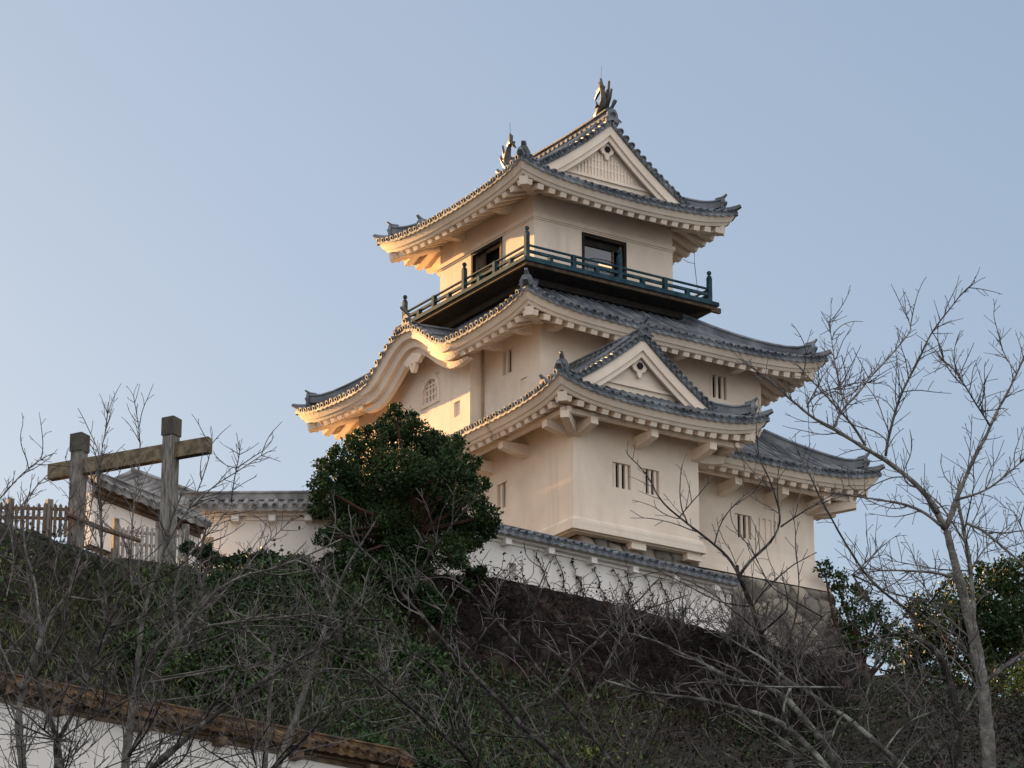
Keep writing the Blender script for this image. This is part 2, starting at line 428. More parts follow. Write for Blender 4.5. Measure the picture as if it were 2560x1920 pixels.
# --- top roof (hip-and-gable, ridge along y)
ZE3 = .93
pr3 = concave(.46, .050)
RUN3 = EW+3.0
LIFT3 = .36
YV0, YV1 = -.45, 6.65                           # verge planes
top_sides = {}
kw = dict(E=EW, D=RUN3, prof=pr3, ze=ZE3, lift=LIFT3, R=4.9)
SF = Side((0, 0), (1, 0), (0, -1), W3, hipL=RUN3, hipR=RUN3, **kw)
SB = Side((W3, L3), (-1, 0), (0, 1), W3, hipL=RUN3, hipR=RUN3, **kw)
SL = Side((0, L3), (0, -1), (-1, 0), L3, hipL=RUN3, hipR=RUN3, **kw)
SR = Side((W3, 0), (0, 1), (1, 0), L3, hipL=RUN3, hipR=RUN3, **kw)
DH = 1.25
tiles = MB()
for S in (SL, SR):
    fl = (lambda x, S=S: RUN3 if (-YV0-.0 if False else True) and (YV0 <= (S.A[1]+S.u[1]*x) <= YV1) else S.dend(x))
    class _S(Side): pass
    S2 = Side(S.A[:2], S.u[:2], S.n[:2], S.L, EW, RUN3, pr3, ZE3, LIFT3, 4.9, RUN3, RUN3)
    S2.dend = fl
    slope_tiles(tiles, S2, ns=10)
for S in (SF, SB):
    slope_tiles(tiles, S, dmax=lambda x: 1.62, ns=5)
roof3 = tiles.build('roof', TILE, keep)
roof3['label'] = 'topmost hip and gable roof of grey round tiles'
rd = MB()
for S, e, n2 in ((SF, 'L', (-1, -1)), (SF, 'R', (1, -1)), (SB, 'L', (1, 1)), (SB, 'R', (-1, 1))):
    pts = [p for p in hipline(S, e, 30)]
    pts = [p for p in pts if (p[1] <= YV0+.3 if S is SF else p[1] >= YV1-.3)]
    rd = MB(); hip_ridge(rd, pts, n2); rd.build('hip_ridge', TILE, roof3)
zr = ZE3+pr3(RUN3)
m = MB()
yy = np.linspace(YV0-.05, YV1+.05, 14)
m.sweep([(3.0, y, zr+.10+.10*abs((y-3.1)/3.6)**2.5) for y in yy], [(-.17, -.2), (.17, -.2), (.17, .22), (.24, .24), (.24, .30), (.12, .38), (0, .41), (-.12, .38), (-.24, .30), (-.24, .24), (-.17, .22)])
for k in range(24):
    y = YV0+.15+k*(YV1-YV0-.3)/23
    for sg in (-1, 1): m.box((3+sg*.19, y, zr+.18), (.03, 0, 0), (0, .07, 0), (0, 0, .06))
ridge_tile_end(m, (3, YV0-.05, zr+.22), (0, -1), .88); ridge_tile_end(m, (3, YV1+.05, zr+.22), (0, 1), .88)
m.build('ridge', TILE, roof3)

def gable(roof, xc, half, yv, ny, zed, prof, run, d_in, wall_y, bottom_d, lattice, dstart_base=None):
    """verge tiles, descending ridges, bargeboards, wall and pendant of one gable; ny = outward (-1 or 1)"""
    vt = MB(); bb = MB(); gw = MB()
    zs = lambda d: zed+prof(d)
    N = 14
    for sg in (-1, 1):
        xs = lambda d: xc+sg*(run-d)
        # verge tile row: short round tiles lying across the slope
        for k in range(N):
            d = d_in+.10+(run-d_in-.25)*k/(N-1)
            a = np.array([xs(d), yv+ny*.08, zs(d)+.10]); b = a-np.array([0, ny*.42, 0])
            vt.tube([a, b], .11, 8); capdisc(vt, a, (0, ny, 0), (0, 0, 1), .125)
        dd = np.linspace(d_in-.05, run, 12)
        # slab carrying the verge tiles
        vt.sweep([(xs(d), yv-ny*.16, zs(d)+.02) for d in dd], [(-.22, -.06), (.22, -.06), (.22, .05), (-.22, .05)])
        # descending ridge a little way in
        dd2 = np.linspace(.72, run-.05, 16)
        pk = [np.array([xs(d), yv-ny*.66, zs(d)+.10+.16*max(0, (1.5-d)/.8)**2]) for d in dd2]
        vt.sweep(pk, np.array(RIDGE_PROF)*.85)
        e0 = pk[0]; sd2 = np.array([sg, 0, 0.])
        vt.sweep([e0-sd2*.25+np.array([0, 0, .18]), e0+np.array([0, 0, .24]), e0+sd2*.17+np.array([0, 0, .38])], [(-.08, -.05), (.08, -.05), (.08, .03), (0, .08), (-.08, .03)], scale=[1, 1, .6])
        vt.prism([e0+np.array([0, a_, b_+.02]) for a_, b_ in ((-.18, -.24), (-.21, 0), (-.13, .17), (0, .22), (.13, .17), (.21, 0), (.18, -.24))], sd2*.09)
        capdisc(vt, e0+sd2*.10, sd2, (0, 0, 1), .10)
        # bargeboard, two bands
        for (off, th, dp, inset) in ((.0, .10, .40, 0), (.08, .08, .62, .10)):
            dd3 = np.linspace(d_in-.05+.15, run+.0, 14)
            up_ = [np.array([xs(d), yv-ny*(off), zs(d)-.05]) for d in dd3]
            dn_ = [np.array([xs(d), yv-ny*(off), zs(d)-.05-dp]) for d in dd3]
            for i in range(len(dd3)-1):
                q = [up_[i], up_[i+1], dn_[i+1], dn_[i]]
                bb.add(q+[v-np.array([0, ny*th, 0]) for v in q], [(0, 1, 2, 3), (7, 6, 5, 4), (3, 2, 6, 7), (0, 4, 5, 1), (0, 3, 7, 4), (1, 5, 6, 2)])
    vt.build('verge_tiles', TILE, roof)
    b_ = bb.build('bargeboard', PLAS, roof)
    # wall
    zb = zed+prof(bottom_d)-.1
    dd = np.linspace(bottom_d, run, 10)
    poly = [(xc-(run-d), wall_y, zs(d)-.06) for d in dd]+[(xc+(run-d), wall_y, zs(d)-.06) for d in dd[::-1][1:]]
    poly += [(xc+(run-bottom_d), wall_y, zb), (xc-(run-bottom_d), wall_y, zb)]
    gw.prism(poly[::-1] if ny < 0 else poly, (0, -ny*.1, 0))
    zt = zs(run)-.75
    sill = zed+prof(bottom_d)+.28
    gw.abox(xc-(run-bottom_d)+.55, xc+(run-bottom_d)-.55, min(wall_y, wall_y+ny*.08), max(wall_y, wall_y+ny*.08), sill, sill+.10)
    if lattice:
        hw = 1.15
        for k in range(17):
            x = xc-hw+2*hw*k/16
            top = sill+.18+(1-abs(x-xc)/ (hw+.25))*1.05
            gw.abox(x-.035, x+.035, min(wall_y, wall_y+ny*.05), max(wall_y, wall_y+ny*.05), sill+.10, top)
        for zz in (.45, .75):
            w2_ = hw*(1-zz*.62)
            gw.abox(xc-w2_, xc+w2_, min(wall_y, wall_y+ny*.035), max(wall_y, wall_y+ny*.035), sill+zz-.02, sill+zz+.03)
    gw.build('gable_wall', PLAS, roof)
    # pendant with black hexagonal boss
    pd = MB(); cz = zt-.22
    sh = [(0, .34), (.20, .10), (.30, -.02), (.22, -.14), (.10, -.20), (.07, -.34), (0, -.40), (-.07, -.34), (-.10, -.20), (-.22, -.14), (-.30, -.02), (-.20, .10)]
    y0 = wall_y+ny*.16
    pd.prism([(xc+a, y0, cz+b) for a, b in (sh[::-1] if ny < 0 else sh)], (0, -ny*.08, 0))
    pdo = pd.build('gable_pendant', PLAS, roof)
    hx = MB(); hx.prism([(xc+.125*math.cos(t), y0+ny*.002, cz+.02+.125*math.sin(t)) for t in np.arange(6)*math.pi/3], (0, ny*.05, 0))
    hx.build('hexagonal_boss', BLACK, pdo)

gable(roof3, 3.0, 3.0, YV0, -1, ZE3, pr3, RUN3, DH, -.08, 1.55, True)
gable(roof3, 3.0, 3.0, YV1, 1, ZE3, pr3, RUN3, DH, 6.28, 1.55, True)

m = MB(); r_ = MB()
for S in (SF, SL, SR, SB): eave_plaster(m, S); rafters(r_, S)
for c, n2 in (((0, 0), (-1, -1)), ((W3, 0), (1, -1)), ((0, L3), (-1, 1)), ((W3, L3), (1, 1))): hip_beam(r_, c, n2, ZE3, LIFT3, EW)
ev = m.build('eaves', PLAS, roof3)
r_.build('rafters', PLAS, ev)

# --- fish ornaments on the ridge ends
def fish(y, ny, name='fish_ornament'):
    m = MB(); z0 = zr+.50
    c = lambda a, b: np.array([3.0, y+ny*a*1.12, z0+b*1.06])      # a outward along the ridge, b up
    path = [c(-.42, .02), c(-.22, .10), c(.0, .22), (c(.10, .42)), c(.08, .66), c(.0, .86), c(-.05, 1.02)]
    rad = [.11, .19, .22, .19, .135, .095, .05]
    m.tube(path, rad, 9)
    m.tube([c(-.42, .02), c(-.55, .09)], [.09, .05], 7); m.tube([c(-.40, -.04), c(-.52, -.06)], [.06, .035], 6)   # open jaws
    def fin(pts, t=.09):
        m.prism([c(a, b)+np.array([-t/2, 0, 0]) for a, b in pts], (t, 0, 0))
    fin([(-.08, .88), (.02, .88), (.10, 1.02), (-.02, 1.14), (-.10, 1.40), (-.14, 1.20), (-.20, 1.30), (-.18, 1.08), (-.36, 1.00), (-.30, .92), (-.42, .72), (-.26, .86), (-.14, .92)])
    fin([(.16, .30), (.26, .50), (.34, .82), (.37, 1.12), (.30, .86), (.24, .80), (.23, .70), (.14, .62), (.10, .46)])
    fin([(.10, .10), (.28, .22), (.42, .46), (.50, .78), (.42, .62), (.37, .64), (.34, .52), (.24, .48), (.10, .30)])
    fin([(-.20, .16), (-.34, .40), (-.24, .34), (-.20, .46), (-.10, .34)])
    for sg in (-1, 1):
        b0 = c(.0, .24)+np.array([sg*.16, 0, 0])
        m.prism([b0, b0+np.array([sg*.22, ny*.05, .22]), b0+np.array([sg*.16, ny*.02, .04]), b0+np.array([sg*.20, -ny*.10, -.06])], (0, ny*.03, 0))
    o = m.build(name, BRONZE, roof3, True)
    w_ = MB(); w_.tube([c(-.10, 1.36), c(-.06, 1.85)], .008, 4); w_.build('lightning_rod', BRONZE, o)
fish(YV0+.45, -1); fish(YV1-.45, 1)

# --- top storey walls, doors, moulding
wl = MB(); bk = MB()
DR = (2.03, 3.95, -2.10, -.07); DL = (6.2-4.08, 6.2-2.05, -2.10, .02)
wall_face(wl, (0, 0), (1, 0), W3, -3.2, 1.35, (0, -1), [DR], .5, bk)
DB1 = bk; bk = MB()
wall_face(wl, (0, L3), (0, -1), L3, -3.2, 1.35, (-1, 0), [DL], .5, bk)
wall_face(wl, (W3, 0), (0, 1), L3, -3.2, 1.35, (1, 0)); wall_face(wl, (W3, L3), (-1, 0), W3, -3.2, 1.35, (0, 1))
tw = wl.build('wall', PLAS, keep); DB1.build('doorway_interior', BLACK, tw); bk.build('doorway_interior', BLACK, tw); tw['label'] = 'plaster wall of the top storey behind the balcony'
m = MB()
def ring(mb, x0, x1, y0, y1, o, z0, z1):
    mb.abox(x0-o, x1+o, y0-o, y0, z0, z1); mb.abox(x0-o, x1+o, y1, y1+o, z0, z1)
    mb.abox(x0-o, x0, y0, y1, z0, z1); mb.abox(x1, x1+o, y0, y1, z0, z1)
ring(m, 0, W3, 0, L3, .075, .06, .21); ring(m, 0, W3, 0, L3, .035, -.0, .058)
m.build('moulding', PLAS, tw)
GLASS = mat('window_glass', (.10, .10, .11), None, rough=.06, spec=1.0)
LAMPM = bpy.data.materials.new('lamp_glow'); LAMPM.use_nodes = True
b_ = LAMPM.node_tree.nodes['Principled BSDF']; b_.inputs['Emission Color'].default_value = (1, .45, .15, 1); b_.inputs['Emission Strength'].default_value = .35

def door(A, u, n, x0, x1, z0, z1, glass):
    A = np.array([A[0], A[1], 0.]); u = np.array([u[0], u[1], 0.]); n = np.array([n[0], n[1], 0.])
    p = lambda x, z, d=0: A+u*x+n*d+np.array([0, 0, z])
    f = MB()
    for xx, wd in ((x0+.05, .10), (x1-.05, .10)): f.box(p(xx, (z0+z1)/2, -.05), u*wd/2, n*.08, np.array([0, 0, (z1-z0)/2]))
    f.box(p((x0+x1)/2, z1-.07, -.05), u*(x1-x0)/2, n*.078, np.array([0, 0, .07]))
    f.box(p((x0+x1)/2, z0+.05, -.05), u*(x1-x0)/2, n*.078, np.array([0, 0, .05]))
    if glass: f.box(p((x0+x1)/2, z1-.26, -.20), u*(x1-x0)/2, n*.03, np.array([0, 0, .12]))
    d = f.build('doorway', DWOOD, keep)
    if glass:
        g = MB(); g.box(p(x0+.78, (z0+z1)/2-.18, -.24), u*.70, n*.012, np.array([0, 0, (z1-z0)/2-.22])); g.build('glass_pane', GLASS, d)
        s = MB()
        for xx, wd in ((x0+.11, .05), (x0+1.48, .06)): s.box(p(xx, (z0+z1)/2-.15, -.22), u*wd/2, n*.035, np.array([0, 0, (z1-z0)/2-.2])); s.build('door_stile', BWOOD, d); s = MB()
        s.box(p(x1-.16, (z0+z1)/2, -.16), u*.05, n*.05, np.array([0, 0, (z1-z0)/2])); s.build('door_stile', BWOOD, d)
        for zz_ in (.98, 1.56):
            l = MB(); l.box(p(x0+1.15, z1-zz_, -.222), u*.28, n*.008, np.array([0, 0, .024])); l.build('strip_lamp', LAMPM, d)
    else:
        s = MB()
        s.box(p(x0+.36, (z0+z1)/2, -.22), u*.24, n*.03, np.array([0, 0, (z1-z0)/2])); s.build('door_panel', BWOOD, d); s = MB()
        s.box(p(x1-.12, (z0+z1)/2, -.10), u*.06, n*.10, np.array([0, 0, (z1-z0)/2])); s.build('door_panel', BWOOD, d)
    # safety mesh standing in the doorway
    s = MB(); mz = z0+.95
    arc = [p(x0+.15+(x1-x0-.45)*t, mz+.16*math.sin(math.pi*t)**.5, .10) for t in np.linspace(0, 1, 10)]
    s.tube(arc, .016, 5)
    for t in np.linspace(0, 1, 10):
        s.tube([p(x0+.15+(x1-x0-.45)*t, z0+.02, .10), p(x0+.15+(x1-x0-.45)*t, mz+.16*math.sin(math.pi*t)**.5, .10)], .005 if 0 < t < 1 else .014, 4)
    for zz in np.linspace(z0+.1, mz, 7): s.tube([p(x0+.15, zz, .10), p(x1-.30, zz, .10)], .005, 4)
    s.build('safety_mesh', BLACK, d)
door((0, 0), (1, 0), (0, -1), *DR, True)
door((0, L3), (0, -1), (-1, 0), *DL, False)

# --- balcony
bal = MB(); o = 1.18
bal.abox(-o, W3+o, -o, 0, -2.20, -2.06); bal.abox(-o, W3+o, L3, L3+o, -2.20, -2.06); bal.abox(-o, 0, 0, L3, -2.20, -2.06); bal.abox(W3, W3+o, 0, L3, -2.20, -2.06)
balc = bal.build('balcony', LACQ, keep)
m = MB(); o2 = 1.10
ring(m, -o2+.16, W3+o2-.16, -o2+.16, L3+o2-.16, .16, -2.33, -2.205)
for sx, sy in ((1, -1), (1, 1), (-1, 1)):
    cx_ = W3 if sx > 0 else 0; cy_ = 0 if sy < 0 else L3
    m.beam((cx_+sx*.9, cy_+sy*1.02, -2.32), (cx_+sx*1.32, cy_+sy*1.02, -2.32), .13, .18)
m.build('edge_beam', EDGEW, balc)
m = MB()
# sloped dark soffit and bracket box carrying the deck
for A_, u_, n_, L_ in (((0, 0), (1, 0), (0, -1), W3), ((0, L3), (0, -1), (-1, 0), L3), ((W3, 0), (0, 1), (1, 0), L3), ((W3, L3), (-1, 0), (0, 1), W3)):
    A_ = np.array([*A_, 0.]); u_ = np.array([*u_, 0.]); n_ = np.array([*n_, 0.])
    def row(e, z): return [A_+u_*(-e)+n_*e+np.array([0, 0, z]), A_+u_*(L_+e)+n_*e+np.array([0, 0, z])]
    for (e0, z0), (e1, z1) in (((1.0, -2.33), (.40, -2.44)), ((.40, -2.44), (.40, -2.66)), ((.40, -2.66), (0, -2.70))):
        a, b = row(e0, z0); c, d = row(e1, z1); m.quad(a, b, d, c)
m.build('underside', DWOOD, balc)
# railing
rail = MB(); q = .93
cs = [(-q, -q), (W3+q, -q), (W3+q, L3+q), (-q, L3+q)]
for i in range(4):
    a, b = np.array([*cs[i], 0.]), np.array([*cs[(i+1) % 4], 0.])
    d = (b-a)/np.linalg.norm(b-a); z = lambda v: np.array([0, 0, v])
    rail.tube([a+z(-1.52), b+z(-1.52)], .045, 8)
    rail.beam(a+z(-1.74), b+z(-1.74), .09, .10); rail.beam(a+z(-2.00), b+z(-2.00), .12, .12)
railo = rail.build('railing', LACQ, balc)
def post(x, y, top, finial):
    m = MB(); m.abox(x-.075, x+.075, y-.075, y+.075, -2.06, top)
    if finial:
        m.tube([(x, y, top), (x, y, top+.05), (x, y, top+.06), (x, y, top+.10), (x, y, top+.13), (x, y, top+.19), (x, y, top+.24), (x, y, top+.27)], [.085, .085, .045, .045, .075, .09, .06, .008], 10)
    return m.build('railing_post', LACQ, railo)
for c in cs: post(*c, -1.08, True)
for k in range(1, 8):
    f = k/8
    for (x, y) in ((-q+(W3+2*q)*f, -q), (-q, -q+(L3+2*q)*f), (W3+q, -q+(L3+2*q)*f), (-q+(W3+2*q)*f, L3+q)):
        if k == 4: post(x, y, -1.12, True)
        elif k % 2 == 0: post(x, y, -1.50, False)
        else: post(x, y, -1.72, False)

# --- middle roof (skirt round the top storey) with the undulating gable on the left face
ZE2 = -5.16; LIFT2 = .34
RX, RY = -A2[0]+EW, -A2[1]+EW            # runs: 3.37 (left/right), 4.55 (front/back)
H2 = 2.6
KC, KW, KH = 3.3, 3.15, 1.32             # undulating gable: centre y, half width, rise
def kara(y):
    t = abs(y-KC)/KW
    if t >= 1: return 0.
    return KH*(.5+.5*math.cos(math.pi*t**1.08))**1.15
SF2 = Side(A2, (1, 0), (0, -1), W2, EW, RY, quad_prof(RY, H2), ZE2, LIFT2, 4.4, hipL=RX, hipR=RX)
SB2 = Side((A2[0]+W2, A2[1]+L2), (-1, 0), (0, 1), W2, EW, RY, quad_prof(RY, H2), ZE2, LIFT2, 4.4, hipL=RX, hipR=RX)
SL2 = Side((A2[0], A2[1]+L2), (0, -1), (-1, 0), L2, EW, RX, quad_prof(RX, H2), ZE2, LIFT2, 4.4, hipL=RY, hipR=RY, bump=lambda x: kara(A2[1]+L2-x))
SR2 = Side((A2[0]+W2, A2[1]), (0, 1), (1, 0), L2, EW, RX, quad_prof(RX, H2), ZE2, LIFT2, 4.4, hipL=RY, hipR=RY)
t2 = MB()
for S in (SF2, SL2, SR2, SB2): slope_tiles(t2, S, ns=9 if S is SL2 else 7)
roof2 = t2.build('roof', TILE, keep); roof2['label'] = 'middle skirt roof with an undulating gable on its left side'
m = MB()
for S, e, n2 in ((SF2, 'L', (-1, -1)), (SF2, 'R', (1, -1)), (SB2, 'L', (1, 1)), (SB2, 'R', (-1, 1))): m = MB(); hip_ridge(m, hipline(S, e), n2); m.build('hip_ridge', TILE, roof2)
def corner_end(mb, S, e, n2, f=.10, sc=.62):
    p = hipline(S, e, 30); d = np.array([n2[0], n2[1], 0])/1.414
    ridge_tile_end(mb, p[int(30*(1-f))-1]+np.array([0, 0, .32]), n2, sc)
m = MB()
corner_end(m, SF2, 'L', (-1, -1), .13); m.build('ridge_end_tile', TILE, roof2)
m = MB(); corner_end(m, SF, 'L', (-1, -1), .11); m.build('ridge_end_tile', TILE, roof3); m = MB()
# ridge of the undulating gable, running back to the top storey
zk = ZE2+KH
m.sweep([(x, KC, zk+.05+.03*i+(.10 if i == 0 else 0)) for i, x in enumerate(np.linspace(A2[0]-EW+.25, -.2, 8))], np.array(RIDGE_PROF)*1.05)
ridge_tile_end(m, (A2[0]-EW+.22, KC, zk+.26), (-1, 0), .9)
m.build('gable_ridge', TILE, roof2)
m = MB(); r_ = MB()
for S in (SF2, SL2, SR2, SB2): eave_plaster(m, S)
for S in (SF2, SR2, SB2): rafters(r_, S)
rafters(r_, SL2, skip=lambda x: abs(A2[1]+L2-x-KC) < KW-.15)
for c, n2 in ((A2, (-1, -1)), ((A2[0]+W2, A2[1]), (1, -1)), ((A2[0], A2[1]+L2), (-1, 1)), ((A2[0]+W2, A2[1]+L2), (1, 1))): hip_beam(r_, c, n2, ZE2, LIFT2, EW)
ev = m.build('eaves', PLAS, roof2); r_.build('rafters', PLAS, ev)
# undulating bargeboard: nested bands following the curve
m = MB()
ys = np.linspace(KC-KW-.25, KC+KW+.25, 49)
def curve_pts(off, x):
    c = np.array([[y, ZE2+kara(y)] for y in ys]); g = np.gradient(c, axis=0); g /= np.linalg.norm(g, axis=1, keepdims=True)
    nn = np.stack([g[:, 1], -g[:, 0]], 1)          # downwards normal
    q = c+nn*off; return [np.array([x, a, b]) for a, b in q]
xe = A2[0]-EW
for (o0, o1, x0_, x1_) in ((.10, .38, xe+.05, xe+.30), (.36, .64, xe+.27, xe+.52), (.62, .86, xe+.49, xe+.75)):
    fadew = np.clip((KW+.25-np.abs(ys-KC))/.9, 0, 1)
    a, b = curve_pts(o0, x0_), []
    top = np.array(curve_pts(o0, 0)); bot = np.array(curve_pts(o1, 0)); bot = top+(bot-top)*(.25+.75*fadew)[:, None]
    for i in range(len(ys)-1):
        q = [top[i], top[i+1], bot[i+1], bot[i]]
        f4 = [np.array([x0_+(.07 if iv > 1 else 0), v[1], v[2]]) for iv, v in enumerate(q)]; b4 = [np.array([x1_, v[1], v[2]]) for v in q]
        m.add(f4+b4, [(3, 2, 1, 0), (4, 5, 6, 7), (2, 3, 7, 6), (0, 1, 5, 4), (3, 0, 4, 7), (1, 2, 6, 5)])
m.build('bargeboard', PLAS, roof2)
m = MB(); cz = ZE2+KH-1.12
sh = [(0, .34), (.16, .26), (.40, .22), (.62, .06), (.46, -.02), (.34, -.12), (.20, -.06), (.16, -.22), (.06, -.40), (-.06, -.40), (-.16, -.22), (-.20, -.06), (-.34, -.12), (-.46, -.02), (-.62, .06), (-.40, .22), (-.16, .26)]
m.prism([(xe+.42, KC+a, cz+b) for a, b in sh], (.16, 0, 0))
m.tube([(xe+.46, KC, cz-.05), (xe+.36, KC, cz-.05)], [.13, .05], 8)
m.build('gable_pendant', PLAS, roof2)

# --- middle storey walls
wl = MB(); bk = MB()
ZT2 = ZE2-.45+(EW-.30)*SLOPE+.25
z_ = lambda v: v
winR2 = (5.44-A2[0], 6.16-A2[0], -6.45, -5.60)
winR2b = (3.2-A2[0], 3.95-A2[0], -6.45, -5.60)
wall_face(wl, A2, (1, 0), W2, -8.3, ZT2, (0, -1), [winR2, winR2b], .28, bk)
yl2 = A2[1]+L2
winL2 = (yl2+.50-.0+.0, yl2+1.22, -6.40, -5.52)
gp2 = (yl2+1.63, yl2+2.03, -7.26, -6.84, .06, 'plaster')
wall_face(wl, (A2[0], yl2), (0, -1), L2, -8.3, ZT2, (-1, 0), [winL2, gp2], .28, bk)
wall_face(wl, (A2[0]+W2, A2[1]), (0, 1), L2, -8.3, ZT2, (1, 0)); wall_face(wl, (A2[0]+W2, yl2), (-1, 0), W2, -8.3, ZT2, (0, 1))
mw = wl.build('wall', PLAS, keep); mw['label'] = 'plaster wall of the middle storey between two roofs'
barred_window(keep, A2, (1, 0), (0, -1), *winR2); barred_window(keep, A2, (1, 0), (0, -1), *winR2b); barred_window(keep, (A2[0], yl2), (0, -1), (-1, 0), *winL2, nb=2)
# bay under the undulating gable
XB = A2[0]-.52; YB0, YB1 = .72, 5.88
wl = MB(); bk = MB()
ktop = lambda y: max(ZT2-.2, ZE2+kara(y)-.12)
yw, zw0, zw1 = 3.28, -6.42, -5.36          # bell-shaped window: centre, bottom, top
hw = .54
n = 40
ysb = np.linspace(YB0, YB1, n+1)
def katoprof(t):                            # half width at relative height t
    return hw*(1.0 if t < .62 else max(.02, (1-((t-.62)/.38)**2.2)**.55*.86+.0))
hole = (yw-.56, yw+.56, zw0, zw1)
gpb = (1.36, 1.76, -7.35, -6.80)
# wall as columns split around the openings
edges = sorted({*ysb.tolist(), hole[0], hole[1], gpb[0], gpb[1]})
for a, b in zip(edges[:-1], edges[1:]):
    ym = (a+b)/2
    spans = [(-8.6, None)]
    if hole[0] < ym < hole[1]: spans = [(-8.6, hole[2]), (hole[3], None)]
    if gpb[0] < ym < gpb[1]: spans = [(-8.6, gpb[2]), (gpb[3], None)]
    for z0, z1 in spans:
        wl.quad((XB, b, z0), (XB, a, z0), (XB, a, z1 if z1 else ktop(a)), (XB, b, z1 if z1 else ktop(b)))
for (yy0, x0b) in ((YB0, XB), (YB1, XB)):
    wl.quad((XB, yy0, -8.6), (A2[0]+.02, yy0, -8.6), (A2[0]+.02, yy0, ktop(yy0)), (XB, yy0, ktop(yy0)))
wl.quad((XB+.06, gpb[0], gpb[2]), (XB+.06, gpb[1], gpb[2]), (XB+.06, gpb[1], gpb[3]), (XB+.06, gpb[0], gpb[3]))
for (q0, q1) in (((gpb[0], gpb[2]), (gpb[1], gpb[2])), ((gpb[0], gpb[3]), (gpb[1], gpb[3])), ((gpb[0], gpb[2]), (gpb[0], gpb[3])), ((gpb[1], gpb[2]), (gpb[1], gpb[3]))):
    wl.quad((XB, *q0), (XB, *q1), (XB+.06, *q1), (XB+.06, *q0))
bay = wl.build('bay', PLAS, keep); bay['label'] = 'shallow plastered bay under the undulating gable'
# bell window: plaster plate with bell outline, lattice, dark back
m = MB(); bkm = MB()
N = 18; ts = np.linspace(0, 1, N)
inn = [(yw+katoprof(t)*.86, zw0+.10+(zw1-zw0-.22)*t) for t in ts]+[(yw-katoprof(t)*.86, zw0+.10+(zw1-zw0-.22)*t) for t in ts[::-1]]
out = [(yw+.57 if t < 1 else yw+.02, zw0-.02+(zw1-zw0+.04)*t) for t in ts]+[(yw-.57 if t < 1 else yw-.02, zw0-.02+(zw1-zw0+.04)*t) for t in ts[::-1]]
K = len(inn)
for x_, flip in ((XB-.05, False), (XB+.16, True)):
    pass
frm = [(yw+katoprof(t)*1.14, zw0-.04+(zw1-zw0+.12)*t) for t in ts]+[(yw-katoprof(t)*1.14, zw0-.04+(zw1-zw0+.12)*t) for t in ts[::-1]]
va = [(XB-.045, a, b) for a, b in frm]; vb = [(XB-.045, a, b) for a, b in inn]; vc = [(XB+.18, a, b) for a, b in inn]; vd = [(XB+.02, a, b) for a, b in frm]
vo = [(XB+.002, a, b) for a, b in out]
m.add(va+vb+vc+vd, [(i, (i+1) % K, K+(i+1) % K, K+i) for i in range(K)]+[(K+i, K+(i+1) % K, 2*K+(i+1) % K, 2*K+i) for i in range(K)]+[(i, (i+1) % K, 3*K+(i+1) % K, 3*K+i) for i in range(K)])
kw_ = m.build('bell_window', PLAS, bay)
kw_['label'] = 'bell-shaped window with plaster lattice'
m = MB()
# fill between the square wall opening and the bell frame
m.add([(XB+.003, a, b) for a, b in frm]+[(XB+.003, a, b) for a, b in out], [(i, (i+1) % K, K+(i+1) % K, K+i) for i in range(K)])
m.build('window_surround', PLAS, kw_)
bkm.quad((XB+.19, yw-.6, zw0), (XB+.19, yw+.6, zw0), (XB+.19, yw+.6, zw1), (XB+.19, yw-.6, zw1)); bkm.build('window_back', BLACK, kw_)
m = MB()
for k in range(-2, 3):
    y = yw+k*.21+0; hgt = zw0+.10+(zw1-zw0-.22)*(.98 if abs(k) < 1 else .90 if abs(k) < 2 else .74)
    m.abox(XB+.05, XB+.12, y-.05, y+.05, zw0+.08, hgt)
for zz in (.33, .62, .80):
    hz = zw0+.10+(zw1-zw0-.22)*zz; wd = katoprof(zz)*.86
    m.abox(XB+.045, XB+.115, yw-wd, yw+wd, hz-.035, hz+.035)
m.build('window_lattice', PLAS, kw_)
# a rusty drain pipe in the corner beside the bay
m = MB(); m.tube([(A2[0]-.07, YB0-.10, -5.1), (A2[0]-.07, YB0-.10, -7.9)], .035, 6)
RUST = mat('rusty_metal', (.30, .22, .16), (.42, .33, .26), 6, .8); m.build('drain_pipe', RUST, keep)

# --- lower roof: main skirt and the hip-and-gable roof over the projecting bay
ZE1 = -9.54; LIFT1 = .36
R1 = EW+1.23; H1 = 2.0
SF1 = Side(A1, (1, 0), (0, -1), W1, EW, R1, quad_prof(R1, H1, .85), ZE1, LIFT1, 4.4, hipL=R1, hipR=R1)
SR1 = Side((A1[0]+W1, A1[1]), (0, 1), (1, 0), L1, EW, R1, quad_prof(R1, H1, .85), ZE1, LIFT1, 4.4, hipL=R1, hipR=R1)
SB1 = Side((A1[0]+W1, A1[1]+L1), (-1, 0), (0, 1), W1, EW, R1, quad_prof(R1, H1, .85), ZE1, LIFT1, 4.4, hipL=R1, hipR=R1)
SL1 = Side((A1[0], A1[1]+L1), (0, -1), (-1, 0), L1, EW, R1, quad_prof(R1, H1, .85), ZE1, LIFT1, 4.4, hipL=R1, hipR=None)
WP = PX1-PX0; XC = (PX0+PX1)/2; RP = EW+WP/2; LP = A1[1]-PY0
XRE = PX1+EW                                   # right eave line of the projecting roof
YFE = A1[1]-EW                                 # front eave line of the main roof
SL1.prof = concave(.46, .050)
t1 = MB()
slope_tiles(t1, SF1, x0=PX1-A1[0]-1.2, x1=None, dstart=lambda x: max(0, (XRE-(A1[0]+x))), ns=7)
slope_tiles(t1, SR1); slope_tiles(t1, SB1); slope_tiles(t1, SL1, x1=L1+.2)
roof1 = t1.build('roof', TILE, keep); roof1['label'] = 'lowest skirt roof round the ground storey'
m = MB()
